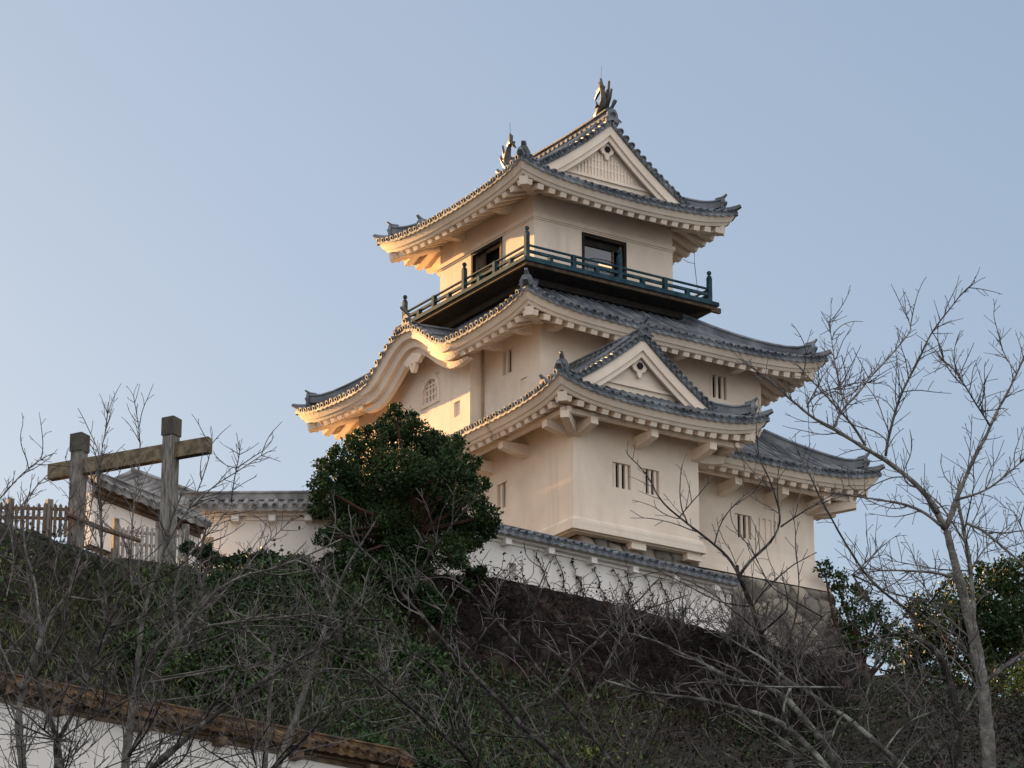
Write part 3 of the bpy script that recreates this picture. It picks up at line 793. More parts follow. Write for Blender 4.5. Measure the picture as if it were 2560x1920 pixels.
for S, e, n2 in ((SF1, 'R', (1, -1)), (SB1, 'L', (1, 1)), (SB1, 'R', (-1, 1))): m = MB(); hip_ridge(m, hipline(S, e), n2); m.build('hip_ridge', TILE, roof1)
m = MB(); r_ = MB()
eave_plaster(m, SF1, x0=PX1-A1[0]+.2, x1=None); eave_plaster(m, SR1); eave_plaster(m, SB1); eave_plaster(m, SL1, x0=None, x1=L1)
rafters(r_, SF1, x0=PX1-A1[0]+1.45); rafters(r_, SR1); rafters(r_, SB1); rafters(r_, SL1, x1=L1)
for c, n2 in (((A1[0]+W1, A1[1]), (1, -1)), ((A1[0]+W1, A1[1]+L1), (1, 1)), ((A1[0], A1[1]+L1), (-1, 1))): hip_beam(r_, c, n2, ZE1, LIFT1, EW)
ev1 = m.build('eaves', PLAS, roof1); r_.build('rafters', PLAS, ev1)

prP = concave(.46, .050)
SPF = Side((PX0, PY0), (1, 0), (0, -1), WP, EW, RP, prP, ZE1, LIFT1, 3.9, hipL=RP, hipR=RP)
LPX = 2.6                                      # lengths of the side eaves behind the front corner
SPL = Side((PX0, PY0+LPX), (0, -1), (-1, 0), LPX, EW, RP, prP, ZE1, LIFT1, 3.9, hipL=None, hipR=RP)
SPR = Side((PX1, PY0), (0, 1), (1, 0), LPX, EW, RP, prP, ZE1, LIFT1, 3.9, hipL=RP, hipR=None)
YVP = PY0-.45
tp = MB()
yb = A2[1]
def rows(S, far, sgn):
    S2 = Side(S.A[:2], S.u[:2], S.n[:2], S.L, EW, RP, prP, ZE1, LIFT1, 3.9, S.hipL, S.hipR)
    S2.dend = lambda x, S=S: RP if (S.A[1]+S.u[1]*x) >= YVP else Side.dend(S, x)
    if sgn < 0:
        slope_tiles(tp, S2, x0=-(yb-(PY0+LPX)), dstart=lambda x: max(0., (S.A[1]+S.u[1]*x)-(A1[1]-.2)), ns=10)
    else:
        slope_tiles(tp, S2, x1=yb-PY0, dstart=lambda x: max(0., (S.A[1]+S.u[1]*x)-YFE), ns=10)
rows(SPL, yb, -1); rows(SPR, yb, 1)
slope_tiles(tp, SPF, dmax=lambda x: 1.62, ns=5)
roofp = tp.build('roof', TILE, keep); roofp['label'] = 'small hip and gable roof over the projecting front bay'
m = MB()
for e, n2 in (('L', (-1, -1)), ('R', (1, -1))):
    pts = [p for p in hipline(SPF, e, 30) if p[1] <= YVP+.3]; m = MB(); hip_ridge(m, pts, n2); m.build('hip_ridge', TILE, roofp)
m = MB(); zrp = ZE1+prP(RP)
m.sweep([(XC, y, zrp+.06) for y in np.linspace(YVP-.05, yb, 8)], np.array([(-.15, -.2), (.15, -.2), (.15, .12), (.20, .14), (.20, .19), (.10, .26), (0, .29), (-.10, .26), (-.20, .19), (-.20, .14), (-.15, .12)]))
for k in range(14):
    y = YVP+.2+k*(yb-YVP-.3)/13
    for sg in (-1, 1): m.box((XC+sg*.17, y, zrp+.12), (.025, 0, 0), (0, .07, 0), (0, 0, .05))
ridge_tile_end(m, (XC, YVP-.05, zrp+.16), (0, -1), .78)
m.build('ridge', TILE, roofp)
m = MB(); corner_end(m, SPF, 'L', (-1, -1), .10, .62); m.build('ridge_end_tile', TILE, roofp)
gable(roofp, XC, WP/2, YVP, -1, ZE1, prP, RP, 1.25, PY0-.08, 1.55, False)
m = MB(); r_ = MB()
eave_plaster(m, SPF)
eave_sheet(m, SPL, eave_prof(EW), x0=None, x1=None)
def open_eave(S, lo, hi, nn=14):
    G = []
    for (e, dz) in eave_prof(EW):
        a = -e if lo is None else lo; b = S.L+e if hi is None else hi
        rowp = []
        for t in np.linspace(0, 1, nn+1):
            x = a+(b-a)*t; p = S.A+S.u*x+S.n*e
            xe_ = min(max(x, -S.E), S.L+S.E)
            if lo is None and x < 0: xe_ = -S.E+(x+e)*S.E/max(e, .01) if e > 0 else x
            if hi is None and x > S.L: xe_ = S.L+S.E-((S.L+e)-x)*S.E/max(e, .01) if e > 0 else x
            p[2] = S.ze+dz+S.lf(xe_)*max(0, e/S.E); rowp.append(p)
        G.append(rowp)
    m.grid(np.array(G))
m = MB(); eave_plaster(m, SPF)
open_eave(SPL, -.1, None); open_eave(SPR, None, LPX)
rafters(r_, SPF); rafters(r_, SPL, x0=0); rafters(r_, SPR, x1=LPX-.2)
for c, n2 in (((PX0, PY0), (-1, -1)), ((PX1, PY0), (1, -1))): hip_beam(r_, c, n2, ZE1, LIFT1, EW)
evp = m.build('eaves', PLAS, roofp); r_.build('rafters', PLAS, evp)

# --- brackets and purlins under the lowest eaves
ZP = ZE1-.45+(EW-.30-.86)*SLOPE-.20
m = MB()
m.beam((PX0-1.05, PY0-.86, ZP-.09), (PX1+1.05, PY0-.86, ZP-.09), .17, .17)
m.beam((PX0-.86, PY0-1.05, ZP-.092), (PX0-.86, A1[1]+L1+1.0, ZP-.092), .17, .17)
m.beam((PX1+.86, PY0-1.05, ZP-.092), (PX1+.86, A1[1]-.9, ZP-.092), .17, .17)
m.beam((PX1+.90, A1[1]-.86, ZP-.09), (A1[0]+W1+1.05, A1[1]-.86, ZP-.09), .17, .17)
m.beam((A1[0]+W1+.86, A1[1]-1.05, ZP-.092), (A1[0]+W1+.86, A1[1]+L1+1.0, ZP-.092), .17, .17)
m.build('purlin', PLAS, keep)
def bracket(A, n, ln=1.05, diag=False):
    A = np.array([A[0], A[1], 0.]); n = np.array([n[0], n[1], 0.]); nn = n/np.linalg.norm(n)
    s_ = np.array([-nn[1], nn[0], 0])*.14; zt = ZP-.18
    L_ = np.linalg.norm(n)*ln
    prof_ = [(-.05, zt), (L_, zt), (L_, zt-.24), (L_*.55, zt-.34), (-.05, zt-.40)]
    mm = MB(); poly = [A+nn*a+np.array([0, 0, z])-s_ for a, z in prof_]; mm.prism(poly, s_*2)
    return mm.build('bracket', PLAS, keep)
bracket((PX0, PY0), (-1, -1)); bracket((PX0, PY0+.12), (-1, 0)); bracket((PX0+.12, PY0), (0, -1))
for x in (XC-.0, PX1-.14): bracket((x, PY0), (0, -1))
bracket((PX1, PY0+.12), (1, 0)); bracket((PX1, PY0+1.6), (1, 0))
for y in (-3.9, -1.8, .4, 2.6, 4.8): bracket((PX0, y), (-1, 0))
for x in (4.9, 6.9, 8.7): bracket((x, A1[1]), (0, -1))
bracket((A1[0]+W1, A1[1]), (1, -1)); bracket((A1[0]+W1, A1[1]+.2), (1, 0))
# smaller nubs under the middle and top eaves
def nub(A, n, z, wd=.28):
    A = np.array([A[0], A[1], 0.]); n = np.array([n[0], n[1], 0.]); s_ = np.array([-n[1], n[0], 0])*wd/2
    mm = MB(); mm.prism([A+n*a+np.array([0, 0, zz])-s_ for a, zz in ((-.05, z), (.95, z-.22), (.95, z-.42), (.45, z-.46), (-.05, z-.42))], s_*2)
    return mm.build('bracket', PLAS, keep)
z2n = ZE2-.45+(EW-.30)*SLOPE-.05
for x in (-1.3, 1.2, 3.9, 6.4): nub((x, A2[1]), (0, -1), z2n)
for y in (-2.3, -.4): nub((A2[0], y), (-1, 0), z2n)
z3n = ZE3-.45+(EW-.30)*SLOPE-.05
for y in (1.5, 4.6): nub((0, y), (-1, 0), z3n)

# --- ground storey walls
wl = MB(); bk = MB()
ZT1 = ZE1-.45+(EW-.30)*SLOPE+.25
winP = [(x0-PX0, x1-PX0, -11.95, -11.09) for x0, x1 in ((-1.36, -.64), (-.15, .50))]
ZB = -13.25
wall_face(wl, (PX0, PY0), (1, 0), WP, ZB, ZT1, (0, -1), winP, .28, bk)
yl1 = A1[1]+L1
winPL = (yl1+2.07, yl1+2.70, -11.86, -10.96)
wall_face(wl, (PX0, yl1), (0, -1), yl1-PY0, ZB, ZT1, (-1, 0), [winPL], .28, bk)
wall_face(wl, (PX1, PY0), (0, 1), A1[1]-PY0, ZB, ZT1, (1, 0))
# main front, flaring at the foot
winM = [(x0-PX1, x1-PX1, -11.83, -10.99) for x0, x1 in ((5.50, 6.18), (6.50, 7.25))]
wall_face(wl, (PX1, A1[1]), (1, 0), A1[0]+W1-PX1, -12.1, ZT1, (0, -1), [winM[0], (*winM[1], .05, 'plaster')], .28, bk)
XR = A1[0]+W1
wall_face(wl, (XR, A1[1]), (0, 1), L1, -12.1, ZT1, (1, 0)); wall_face(wl, (XR, yl1), (-1, 0), W1, -12.1, ZT1, (0, 1))
fl = [(0, -12.1), (.05, -12.4), (.13, -12.7), (.24, -13.0), (.38, -13.25), (.40, -13.30)]
for (o0, z0), (o1, z1) in zip(fl[:-1], fl[1:]):
    wl.quad((PX1, A1[1]-o1, z1), (XR+o1, A1[1]-o1, z1), (XR+o0, A1[1]-o0, z0), (PX1, A1[1]-o0, z0))
    wl.quad((XR+o1, A1[1]-o1, z1), (XR+o1, yl1+o1, z1), (XR+o0, yl1+o0, z0), (XR+o0, A1[1]-o0, z0))
    wl.quad((XR+o1, yl1+o1, z1), (PX0, yl1+o1, z1), (PX0, yl1+o0, z0), (XR+o0, yl1+o0, z0))
gw = wl.build('wall', PLAS, keep); gw['label'] = 'plaster wall of the ground storey with its projecting bay'
for w_ in winP: barred_window(keep, (PX0, PY0), (1, 0), (0, -1), *w_)
barred_window(keep, (PX0, yl1), (0, -1), (-1, 0), *winPL, nb=2)
barred_window(keep, (PX1, A1[1]), (1, 0), (0, -1), *winM[0])
m = MB()
for k in range(3):
    x = PX1+winM[1][0]+.12+k*.25; m.abox(x-.06, x+.06, A1[1]-.0, A1[1]+.05, -11.83, -10.99)
sh_ = m.build('blind_window', PLAS, keep)
# stone-drop skirt at the foot of the projecting bay
m = MB()
prof = [(0, -13.20), (.06, -13.24), (.10, -13.30), (.10, -13.36), (.16, -13.38), (.16, -13.66), (.02, -13.67), (.02, -13.70), (-.3, -13.70)]
for (o0, z0), (o1, z1) in zip(prof[:-1], prof[1:]):
    m.quad((PX0-o1, PY0-o1, z1), (PX1+o1, PY0-o1, z1), (PX1+o0, PY0-o0, z0), (PX0-o0, PY0-o0, z0))
    m.quad((PX0-o1, yl1, z1), (PX0-o1, PY0-o1, z1), (PX0-o0, PY0-o0, z0), (PX0-o0, yl1, z0))
    m.quad((PX1+o1, PY0-o1, z1), (PX1+o1, A1[1], z1), (PX1+o0, A1[1], z0), (PX1+o0, PY0-o0, z0))
for k in range(24):
    x = PX0+.1+k*.21
    if x < PX1: m.prism([(x, PY0-.165, -13.41), (x+.19, PY0-.165, -13.41), (x+.19, PY0-.165, -13.48)], (0, .06, 0))
for k in range(20):
    y = PY0+.05+k*.21; m.prism([(PX0-.165, y, -13.41), (PX0-.165, y+.19, -13.41), (PX0-.165, y, -13.48)], (.06, 0, 0))
sk = m.build('skirt_moulding', PLASK, keep)
for x in (-.36, 1.87): 
    m = MB(); m.abox(x-.29, x+.29, PY0-.02, PY0+1.2, -13.92, -13.705); m.build('joist_end', PLASK, sk)
for y in (PY0+1.3, ): 
    m = MB(); m.abox(PX0-.02, PX0+1.2, y-.2, y+.2, -13.90, -13.705); m.build('joist_end', PLASK, sk)

# thin cables hanging at the right eaves
m = MB()
m.tube([(6.9, .6, 0.15), (7.05, .5, .02), (7.35, .5, .03), (7.36, .5, .5)], .012, 4); m.tube([(7.35, .5, .03), (7.45, .5, -.9), (7.5, .5, -1.6)], .012, 4)
m.build('cable', BLACK, keep); m = MB()
m.tube([(9.3, -3.4, -5.9), (9.32, -3.4, -7.0), (9.36, -3.4, -8.3)], .012, 4)
m.build('cable', BLACK, keep)

# ------------------------------------------------------------------ TERRAIN
CREST = [(-900, 1290, 92), (-300, 1290, 90), (0, 1298, 89.5), (110, 1325, 88.8), (195, 1350, 88.3), (285, 1378, 88.2), (470, 1398, 90), (560, 1402, 95), (800, 1425, 99), (1000, 1440, 99.5),
         (1240, 1453, 101.5), (1500, 1510, 103.5), (1800, 1590, 106), (2000, 1640, 107), (2170, 1668, 108.5), (2560, 1750, 112), (3100, 1800, 116)]
cl = []
for px, py, t in CREST:
    p = P(px, py, t); q = p-CAM; cl.append((q[0]*VY-q[1]*VX, t, p[2]))
cl = np.array(cl)
def crest(l): return np.interp(l, cl[:, 0], cl[:, 1]), np.interp(l, cl[:, 0], cl[:, 2])-.05-.10*float(np.clip((l+12.5)/1.0, 0, 1)*np.clip((-7.0-l)/1.0, 0, 1))
_ph = rng.random((6, 4))*6.28
def wob(l, t):
    o = 0
    for k in range(6):
        f_ = .18*1.6**k; o += math.sin(l*f_+_ph[k, 0]+t*f_*.7*math.cos(_ph[k, 2]*3)+math.cos(t*f_+_ph[k, 1]))/(1.7**k)
    return o
LW0, LW1 = cl[9, 0]-.7, cl[13, 0]
def cutk(l): return float(np.clip((l-LW0)/2.0, 0, 1)*np.clip((LW1+3-l)/3.0, 0, 1))
def ground(l, t):
    tc, zc = crest(l)
    zb = np.interp(t, [-60, 0, 30, 50, 66, 79.5], [-49.5, -49, -46.5, -42, -37, -32.0])
    if t <= 79.5: return float(zb)+.12*wob(l, t)*min(1, max(0, (t-5)/20))
    if t <= tc:
        zc = zc-2.7*cutk(l)
        s_ = (t-79.5)/(tc-79.5); s_ = s_**.92
        return -32.0+(zc+32.0)*s_+.32*wob(l, t)*math.sin(math.pi*min(1, s_))
    up = float(np.clip((-7.2-l)/1.2, 0, 1))
    return float(zc)-.03*(t-tc)-.35*min(1, (t-tc)/1.5)+up*.27*min(t-tc, 5.5)
m = MB()
ls = np.concatenate([np.linspace(-400, -36, 12), np.linspace(-34, 36, 141), np.linspace(38, 400, 12)])
ts_ = np.concatenate([np.linspace(-60, 60, 20), np.linspace(62, 125, 127), np.linspace(130, 700, 14)])
m.grid(np.array([[LT(l, t, ground(l, t)) for t in ts_] for l in ls]))
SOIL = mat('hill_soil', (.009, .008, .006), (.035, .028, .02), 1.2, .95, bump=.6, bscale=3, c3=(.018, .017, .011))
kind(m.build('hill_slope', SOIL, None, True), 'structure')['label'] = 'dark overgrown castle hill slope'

# ------------------------------------------------------------------ stone base of the keep
STONE = mat('stone_blocks', (.13, .115, .10), (.25, .21, .165), 1.4, .9, bump=.6, bscale=9, c3=(.185, .165, .14))
def stone_tone_joint_shade(mm, a, b):        # every stone has its own tone, with joint shade painted in, kept as a mesh attribute
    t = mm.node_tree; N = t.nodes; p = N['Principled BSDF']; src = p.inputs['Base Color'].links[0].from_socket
    at = N.new('ShaderNodeAttribute'); at.attribute_name = 'stone_tone_joint_shade'
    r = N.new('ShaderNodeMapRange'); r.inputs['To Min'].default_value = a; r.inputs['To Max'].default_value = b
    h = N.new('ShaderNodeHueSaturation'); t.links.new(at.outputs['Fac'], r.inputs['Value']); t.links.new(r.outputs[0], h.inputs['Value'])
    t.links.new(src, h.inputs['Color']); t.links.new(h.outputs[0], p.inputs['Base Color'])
stone_tone_joint_shade(STONE, .10, 1.75)
m = MB()
outl = [(PX0+.6, PY0+.5), (PX1-.1, PY0+.5), (PX1-.1, A1[1]-.30), (XR+.33, A1[1]-.33), (XR+.33, yl1+.3), (PX0+1.0, yl1+.3)]
nrm = [(-1, -1), (1, -1), (1, -1), (1, -1), (1, 1), (-1, 1)]
zz = np.linspace(0, 6.5, 92)
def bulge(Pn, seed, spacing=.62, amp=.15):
    """rounded outward swelling of every stone, and a tone per stone; crevice shade is painted into the joints"""
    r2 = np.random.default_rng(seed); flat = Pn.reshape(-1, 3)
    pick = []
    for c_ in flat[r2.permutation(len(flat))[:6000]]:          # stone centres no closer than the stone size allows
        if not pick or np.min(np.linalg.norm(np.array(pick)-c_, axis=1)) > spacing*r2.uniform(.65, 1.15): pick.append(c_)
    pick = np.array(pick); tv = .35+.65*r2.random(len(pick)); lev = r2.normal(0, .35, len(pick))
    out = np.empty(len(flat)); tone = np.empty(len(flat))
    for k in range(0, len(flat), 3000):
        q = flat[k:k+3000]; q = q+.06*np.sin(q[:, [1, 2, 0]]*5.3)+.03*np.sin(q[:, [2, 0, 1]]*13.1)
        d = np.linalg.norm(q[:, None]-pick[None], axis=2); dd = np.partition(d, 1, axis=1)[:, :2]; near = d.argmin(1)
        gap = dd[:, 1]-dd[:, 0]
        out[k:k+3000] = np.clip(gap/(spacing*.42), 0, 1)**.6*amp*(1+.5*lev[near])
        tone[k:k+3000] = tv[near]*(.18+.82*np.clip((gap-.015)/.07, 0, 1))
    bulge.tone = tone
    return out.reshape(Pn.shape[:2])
rows_ = []; dirs_ = []
for d in zz:
    o = .24*d+.028*d*d
    pts = [(x+nx*o, y+ny*o) for (x, y), (nx, ny) in zip(outl, nrm)]
    R = []; DR_ = []
    for i in range(6):
        a, b = np.array(pts[i]), np.array(pts[(i+1) % 6])
        n_ = [84, 26, 120, 60, 12, 12][i]; e_ = b-a; nr = np.array([e_[1], -e_[0]])/np.linalg.norm(e_)
        for k in range(n_): R.append([*(a+(b-a)*k/n_), -13.31-d]); DR_.append([nr[0], nr[1], 0])
    rows_.append(R+[R[0]]); dirs_.append(DR_+[DR_[0]])
G = np.array(rows_); D_ = np.array(dirs_)
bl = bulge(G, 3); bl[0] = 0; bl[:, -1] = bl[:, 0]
G = G+D_*bl[..., None]
m.grid(G); m.add(G[0, :-1], [tuple(range(len(G[0])-1))])
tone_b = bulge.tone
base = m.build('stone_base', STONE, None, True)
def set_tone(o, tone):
    at = o.data.attributes.new('stone_tone_joint_shade', 'FLOAT', 'POINT'); v = np.full(len(o.data.vertices), .5); v[:len(tone)] = tone; at.data.foreach_set('value', v)
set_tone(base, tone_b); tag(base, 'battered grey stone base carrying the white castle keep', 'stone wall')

m = MB(); lsw = np.linspace(LW0, LW1+2, 190); G = []
for f in np.linspace(0, 1, 30):
    G.append([LT(l, crest(l)[0]-.12-1.0*f, crest(l)[1]+.10-3.3*f) for l in lsw])
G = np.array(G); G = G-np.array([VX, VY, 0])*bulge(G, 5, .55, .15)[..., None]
m.grid(G); top_ = [LT(l, crest(l)[0]+.5, crest(l)[1]+.10) for l in lsw]; m.grid(np.array([top_, G[0].tolist()]))
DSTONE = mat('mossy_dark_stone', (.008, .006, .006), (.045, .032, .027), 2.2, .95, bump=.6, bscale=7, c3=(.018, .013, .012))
stone_tone_joint_shade(DSTONE, .15, 1.9)
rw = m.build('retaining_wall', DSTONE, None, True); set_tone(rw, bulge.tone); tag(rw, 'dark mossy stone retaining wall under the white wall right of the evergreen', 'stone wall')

# ------------------------------------------------------------------ roofed plaster walls
def roofed_wall(a, b, z0, z1, ht, label, tile, plas, thick=.42, over=.42, rise=.44, nbr=0, holes=(), cut=0., gable_end=False, brm=None, rsc=1.0):
    """a, b: ends of the front eave line (frame x, y); z0, z1: eave height at each end; ht: wall height under the eave"""
    a, b = np.array(a[:2], float), np.array(b[:2], float)
    L = np.linalg.norm(b-a); u = (b-a)/L; n = np.array([u[1], -u[0]])
    if n @ (CAM[:2]-a) < 0: n = -n
    A = a-n*over                                       # wall face line
    root = thing('plaster_wall', ((a[0]+b[0])/2, (a[1]+b[1])/2, (z0+z1)/2-ht), label, 'wall')
    k = (z1-z0)/L
    def sh(mb):
        for V in mb.v: V[:, 2] += k*((V[:, :2]-a) @ u)
        return mb
    brm = brm or plas
    D = over+thick/2; prof = lambda d: rise*max(d, 0)/D
    B2_ = A-n*thick
    t = MB()
    SFw = Side(A, u, n, L, over, D, prof, z0+.02, 0, 1)
    SBw = Side(B2_, u, -n, L, over, D, prof, z0+.02, 0, 1)
    slope_tiles(t, SFw, x0=0, x1=L, step=.30, r=.075, ns=3); slope_tiles(t, SBw, x0=0, x1=L, step=.30, r=.075, ns=3)
    mid = A-n*thick/2
    p3 = lambda q, z: np.array([q[0], q[1], z])
    t.sweep([p3(mid-u*.05, z0+rise+.05), p3(mid+u*(L+.05), z0+rise+.05*rsc)], rsc*np.array([(-.15, -.12), (.15, -.12), (.15, .07), (.18, .08), (.18, .12), (.1, .17), (0, .19), (-.1, .17), (-.18, .12), (-.18, .08), (-.15, .07)]))
    for q in (mid, mid+u*L):                            # gable verges closing both ends
        for s_ in (-1, 1):
            t.sweep([p3(q+n*s_*(thick/2+over), z0-.02), p3(q, z0+rise+.02)], [(-.10, -.04), (.10, -.04), (.10, .12), (-.10, .12)])
    sh(t).build('wall_roof', tile, root)
    w_ = MB(); back = MB()
    u3, n3 = np.array([*u, 0]), np.array([*n, 0])
    wall_face(w_, A, u, L, z0-ht, z0-.05, n, [(*h, .16) for h in holes], .3, back)
    w_.quad(p3(B2_, z0-ht), p3(B2_+u*L, z0-ht), p3(B2_+u*L, z0-.05), p3(B2_, z0-.05))
    for q, q2 in ((A, B2_), (A+u*L, B2_+u*L)):
        w_.add([p3(q, z0-ht), p3(q2, z0-ht), p3(q2, z0), p3((q+q2)/2, z0+rise-.03), p3(q, z0)], [(0, 1, 2, 3, 4)])
    sh(w_).build('wall_face', plas, root)
    if holes:
        bk_ = sh(back).build('loophole', DIRTY, root)
    e_ = MB()
    for (e0, e1, za, zb_) in ((-.0, over-.08, -.10, -.02), (-.0, over-.20, -.20, -.102), (0, .06, -.30, -.202)):
        c = A+n*(e0+e1)/2
        e_.box(p3(c+u*L/2, z0+(za+zb_)/2), u3*L/2, n3*(e1-e0)/2, np.array([0, 0, (zb_-za)/2]))
    sh(e_).build('eaves', brm, root)
    for i in range(nbr):
        q = A+u*L*(i+.5)/nbr
        m_ = MB(); m_.box(p3(q+n*.14, z0-.30), u3*.11, n3*.16, np.array([0, 0, .09])); sh(m_).build('bracket', brm, root)
    return root
DIRTY = mat('stained_plaster', (.50, .45, .42), (.30, .27, .25), 3, .9)
ZE_W = -15.76
K_ = P(1000, 1264, 100.0); E_ = ONZ(1850, 1455, K_[2]); Bl = ONZ(450, 1268, K_[2])
roofed_wall(K_, E_, K_[2], K_[2], 1.75, 'white plaster wall with a grey tiled coping running right below the keep', TILE, PLASW, nbr=8, rise=.24, rsc=.55,
            holes=[(4.35, 4.62, -17.02, -16.60), (6.9, 7.17, -17.0, -16.55)])
roofed_wall(Bl, K_, K_[2], K_[2], 2.0, 'pale plaster wall with an old tiled coping left of the evergreen tree', TILEO, PLASW, nbr=6, holes=[(.62, .98, -16.95, -16.55)])
b2 = P(290, 1205, 102.5); b3 = P(450, 1264, 100.6)
roofed_wall(b2, b3, b2[2], b3[2], 1.8, 'short roofed wall climbing away behind the wooden gate beam', TILEO, PLASW, nbr=0, rise=.42, over=.55, rsc=.8)
a2 = P(250, 1206, 95.0); a3 = P(520, 1312, 97.2)
roofed_wall(a2, a3, a2[2], a3[2], 1.7, 'white wall with dark weathered eaves sloping down behind the gate posts', TILEO, PLASW, over=.42, rise=.40, rsc=.7, brm=BWOOD)
lw0 = P(-160, 1727-48, 73.0); lw1 = ONZ(1030, 1906, lw0[2])
roofed_wall(lw0, lw1, lw0[2], lw1[2], 3.2, 'long white wall with brown tiled coping at the foot of the hill', TILEB, PLASW, rise=.27, rsc=.7, over=.34, brm=BWOOD, nbr=6, thick=.4)

# ------------------------------------------------------------------ wooden gate and pickets
g0 = P(125, 1182, 92.0); g1 = ONZ(525, 1113, g0[2]); gd = (g1-g0)/np.linalg.norm(g1-g0); gn = np.array([gd[1], -gd[0], 0])
if gn @ (CAM-g0) < 0: gn = -gn
gl = np.linalg.norm(g1-g0)
gate = thing('wooden_gate', ((g0+g1)/2)-np.array([0, 0, 3]), 'weathered timber gate of two capped posts and one long crossbeam', 'gate')
m = MB(); m.beam(g0, g1, .24, .43); m.build('crossbeam', GWOODB, gate)
for f, top in ((.19, .86), (.765, .86)):
    c = g0+gd*gl*f+gn*.05
    m = MB()
    q_ = c-CAM; bot = min(-2.9, ground(q_[0]*VY-q_[1]*VX, q_[0]*VX+q_[1]*VY)-.3-c[2])
    m.box(c+np.array([0, 0, (top-.45+bot)/2]), gd*.165, gn*.17, np.array([0, 0, (top-.45-bot)/2]))
    po = m.build('gate_post', GWOOD, gate)
    m = MB(); ct = c+np.array([0, 0, top-.45])
    m.box(ct+np.array([0, 0, .26]), gd*.195, gn*.20, np.array([0, 0, .25]))
    v = [ct+gd*sx*.195+gn*sy*.20+np.array([0, 0, .51]) for sx, sy in ((-1, -1), (1, -1), (1, 1), (-1, 1))]+[ct+np.array([0, 0, .60])]
    m.add(v, [(0, 1, 4), (1, 2, 4), (2, 3, 4), (3, 0, 4)]); m.build('post_cap', COPPER, po)

def picket_fence(a, b, hgt, n, posts, label, m1, wd=.085):
    a, b = np.array(a), np.array(b); d = b-a; L = np.linalg.norm(d[:2]); u = d/np.linalg.norm(d); nn = np.array([u[1], -u[0], 0]); nn /= np.linalg.norm(nn)
    root = thing('picket_fence', (a+b)/2, label, 'fence')
    m = MB()
    for f in (.38, .80): m.beam(a+np.array([0, 0, hgt*f]), b+np.array([0, 0, hgt*f]), .05, .08)
    m.build('rail', m1, root)
    for i in range(n):
        p = a+d*(i+.5)/n; h = hgt*(1+rng.normal(0, .04)); s_ = np.array([u[0], u[1], 0])/np.linalg.norm(u[:2])*wd/2
        z = np.array([0, 0, 1.]); tl = s_*rng.normal(0, .25)
        q = p+nn*.04
        mm = MB(); mm.prism([q-s_-z*.3, q+s_-z*.3, q+s_+z*(h-.06)+tl, q+z*h+tl, q-s_+z*(h-.06)+tl], nn*.03); mm.build('picket', m1, root)
    for f in posts:
        p = a+d*f; mm = MB(); mm.abox(p[0]-.08, p[0]+.08, p[1]-.08, p[1]+.08, p[2]-.4, p[2]+hgt*1.22); mm.build('fence_post', GWOOD, root)
    return root
picket_fence(P(-60, 1312, 91.5), P(172, 1318, 91.2), .62, 17, (.36, .78), 'dark picket fence on the hill crest left of the gate', BWOOD)
picket_fence(P(286, 1385, 93.0), P(462, 1398, 94.6), .82, 15, (0, .62, 1), 'pale weathered picket fence right of the gate post', PWOOD)
m = MB(); m.tube([P(165, 1285, 91.0), P(255, 1322, 91.8), P(350, 1352, 92.6)], [.07, .075, .06], 7); hr = m.build('handrail', BWOOD); tag(hr, 'dark log handrail slanting down between the gate posts', 'handrail')

# ------------------------------------------------------------------ foliage
def leaf_mat(name, cols, rough=.5, spec=.4, sc=.8):
    mm = mat(name, cols[0], cols[1], sc, rough, spec=spec, c3=cols[2] if len(cols) > 2 else None)
    t = mm.node_tree; N = t.nodes; b = N['Principled BSDF']; s_ = b.inputs['Base Color'].links[0].from_socket
    g = N.new('ShaderNodeNewGeometry'); r = N.new('ShaderNodeMapRange'); r.inputs['To Min'].default_value = .45; r.inputs['To Max'].default_value = 1.6
    t.links.new(g.outputs['Random Per Island'], r.inputs['Value'])
    h = N.new('ShaderNodeHueSaturation'); t.links.new(s_, h.inputs['Color']); t.links.new(r.outputs[0], h.inputs['Value'])
    t.links.new(h.outputs[0], b.inputs['Base Color'])
    return mm
LEAF_E = leaf_mat('evergreen_leaves', ((.014, .034, .010), (.055, .082, .026), (.028, .053, .016)), .62, .2)
LEAF_H = leaf_mat('hill_leaves', ((.010, .026, .008), (.055, .088, .026), (.022, .046, .014)), .55, .3, .5)
LEAF_G = leaf_mat('bush_leaves', ((.014, .042, .009), (.065, .108, .028), (.032, .066, .016)), .5, .3, .6)
LEAF_Y = leaf_mat('yellow_green_leaves', ((.06, .09, .015), (.13, .15, .03)), .55, .3)
LEAF_B = leaf_mat('brown_leaves', ((.012, .009, .007), (.04, .024, .017), (.018, .013, .01)), .8, .2)
BARK = mat('cherry_bark', (.026, .021, .019), (.13, .125, .11), 7, .95, bump=.6, bscale=30, c3=(.045, .039, .035), lo=.42, hi=.64)
BARKP = mat('pale_cherry_bark', (.10, .09, .082), (.24, .23, .20), 6, .95, bump=.6, bscale=30, c3=(.15, .14, .125))
BARKL = mat('lichen_bark', (.05, .043, .038), (.24, .25, .21), 5, .95, bump=.6, bscale=30, c3=(.11, .108, .095), lo=.40, hi=.62)
TWIG = mat('cherry_twigs', (.05, .042, .040), (.18, .157, .15), 3, .9, c3=(.10, .086, .082))
BARKE = mat('evergreen_bark', (.022, .015, .011), (.075, .034, .02), 3, .95)

